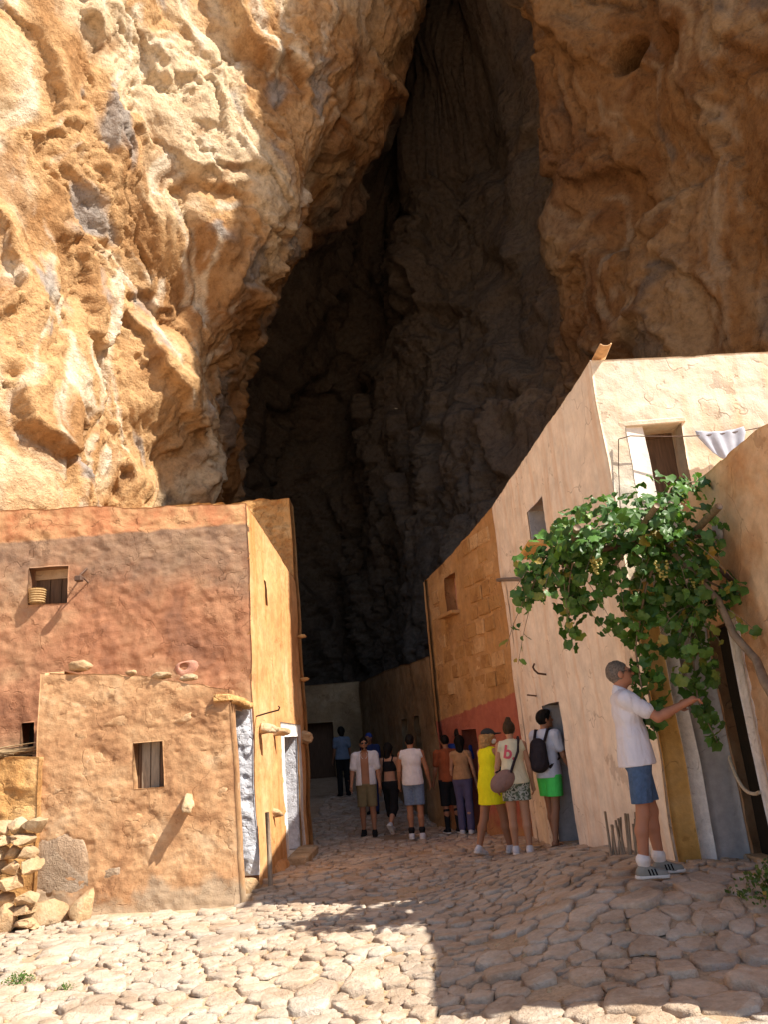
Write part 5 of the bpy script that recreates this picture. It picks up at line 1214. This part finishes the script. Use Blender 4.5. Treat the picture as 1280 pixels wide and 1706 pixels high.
build('person', 'young man in neon green shorts with a dark backpack at the peach house doorway', (1.95, 11.05), -48, S4, SK_A, .0095,
      wear=(shirt(M_BLUW, .62, -.06, .018, 't_shirt'), shorts(M_GREEN, .66, .022, 'green_shorts', -.03, .03), hair(M_HBLK, 'quiff'), backpack, flipflops(M_BLACK)))

# man with the open white shirt
def necklace(o, S, vox): tube('necklace', [S['neck'] + np.array([.06 * math.sin(a), .075 + .025 * math.cos(a) * 0, -.02 - .07 * math.cos(a)]) + np.array([0, .03, -.02]) for a in np.linspace(-2.2, 2.2, 13)], .004, M_MASK, o, 5)
S5 = skeleton(1.77, False, 0, ((6, 4), (-4, 6)), ((2, 10, 10), (6, 12, 14)), (-8, 0), 2.0)
build('person', 'bare-chested man in sunglasses with an open white shirt and khaki shorts', (-.76, 15.5), 178, S5, SK_A, .011,
      wear=(shirt(M_WHITEC, .75, -.05, .022, 'open_shirt', openf=True), shorts(M_KHAKI, .95, .024, 'khaki_shorts', -.02, .012), hair(M_HBLK, 'short'), beard(M_HBLK), glasses(M_BLACK), necklace, shoes(M_BLACK, M_BLACK)))
# woman in black walking away
def croptop(o, S, vox):
    B = SDF(vox); torso(B, S, .010); B.cut(S['chest'] + np.array([0, 0, -.09]), (0, 0, -1)).cut(S['neck'] + np.array([0, 0, -.07]), (0, .1, 1)); 
    for i, sd in enumerate((-1, 1)): B.cut(S['sh%d' % i] + np.array([-sd * .05, 0, 0]), (sd, 0, .35))
    link('crop_top', B.mesh('crop_top'), M_BLACK, o)
    for sd in (-1, 1): tube('top_strap', [S['chest'] + np.array([sd * .09, .105, .07]), S['neck'] + np.array([sd * .10, .0, .03]), S['chest'] + np.array([sd * .09, -.11, .07])], .016, M_BLACK, o, 6)
S6 = skeleton(1.66, True, 4, ((20, 8), (-14, 34)), ((-10, 10, 12), (12, 10, 20)), (10, 0), .5, foot=(0, 46))
build('person', 'woman in a black crop top and black cropped trousers walking up the lane', (-.30, 15.7), -18, S6, SK_B, .011, wear=(croptop, trousers(M_BLACK, .35, .016, 'cropped_trousers', .08), hair(M_HBLK, 'long', .08), shoes(M_SHOEW, M_SOLE)))
# man in the white tank top
S7 = skeleton(1.76, False, 1, ((2, 4), (-2, 3)), ((4, 10, 22), (4, 14, 20)), (4, 4), 1.0, build=1.0)
build('person', 'man in a white sleeveless top and faded denim shorts standing with his back turned', (.14, 14.6), -6, S7, SK_A, .010,
      wear=(shirt(M_WHITEC, .1, -.04, .018, 'sleeveless_top'), shorts(M_DENIML, .84, .022, 'denim_shorts', -.01, .015), hair(M_HBLK, 'short'), socks(M_BLACK, .82), shoes(M_SHOEW, M_SOLE)))
# pair by the red doorway
S8 = skeleton(1.70, False, 0, ((2, 3), (-2, 3)), ((6, 10, 20), (4, 10, 16)), (10, 0), 1.5)
build('person', 'person in a terracotta T-shirt, long black shorts and black knee socks by the red wall', (.80, 15.0), 14, S8, SK_A, .011, wear=(shirt(M_TERRA, .65, -.02, .016, 't_shirt'), shorts(M_BLACK, 1.02, .026, 'long_shorts', .01, .012), socks(M_BLACK, .22, 'knee_sock'), shoes(M_BLACK, M_SOLE), hair(M_HBLK, 'short')))
S9 = skeleton(1.66, True, 2, ((2, 3), (-3, 3)), ((6, 10, 16), (4, 10, 12)), (-10, 0), .5)
build('person', 'dark-haired woman in a tan top and purple jeans beside the person in knee socks', (1.04, 14.75), -20, S9, SK_B, .011, wear=(shirt(M_TAN, .1, .03, .010, 'tan_top'), trousers(M_PURP, .96, .012, 'jeans'), hair(M_HBLK, 'long', .16), shoes(M_SHOEW, M_SOLE)))
S10 = skeleton(1.80, False, 2, ((2, 3), (-3, 3)), ((6, 10, 16), (4, 10, 12)), (0, 0), .5)
build('person', 'mostly hidden person in a bright blue shirt at the dark doorway in the red wall', (1.06, 15.05), -30, S10, SK_C, .012, wear=(shirt(M_BLUE, .65, -.02, .016, 't_shirt'), trousers(M_BLACK, .95, .014), shoes(M_BLACK, M_BLACK), hair(M_HBLK, 'short')))
# two figures deep in the shade
S11 = skeleton(1.72, True, 0, ((4, 3), (-4, 3)), ((6, 10, 16), (4, 10, 12)), (0, 0), .5)
build('person', 'shadowy person in a dull blue top far up the lane, behind the man in sunglasses', (-1.62, 21.2), 20, S11, SK_C, .013, wear=(shirt(M_PALEB, .6, -.02, .016, 't_shirt'), trousers(M_BLACK, .95, .014), shoes(M_BLACK, M_BLACK), hair(M_HBLK, 'long', .02)))
S12 = skeleton(1.76, False, 0, ((4, 3), (-4, 3)), ((6, 10, 16), (4, 10, 12)), (0, 0), .5)
build('person', 'shadowy person in navy and a blue cap, deeper in the lane than the black-clad woman', (-.78, 18.6), 150, S12, SK_C, .013, wear=(shirt(M_NAVY, .65, -.02, .018, 't_shirt'), trousers(M_NAVY, .95, .016), shoes(M_BLACK, M_BLACK), hair(M_BLUE, 'short')))
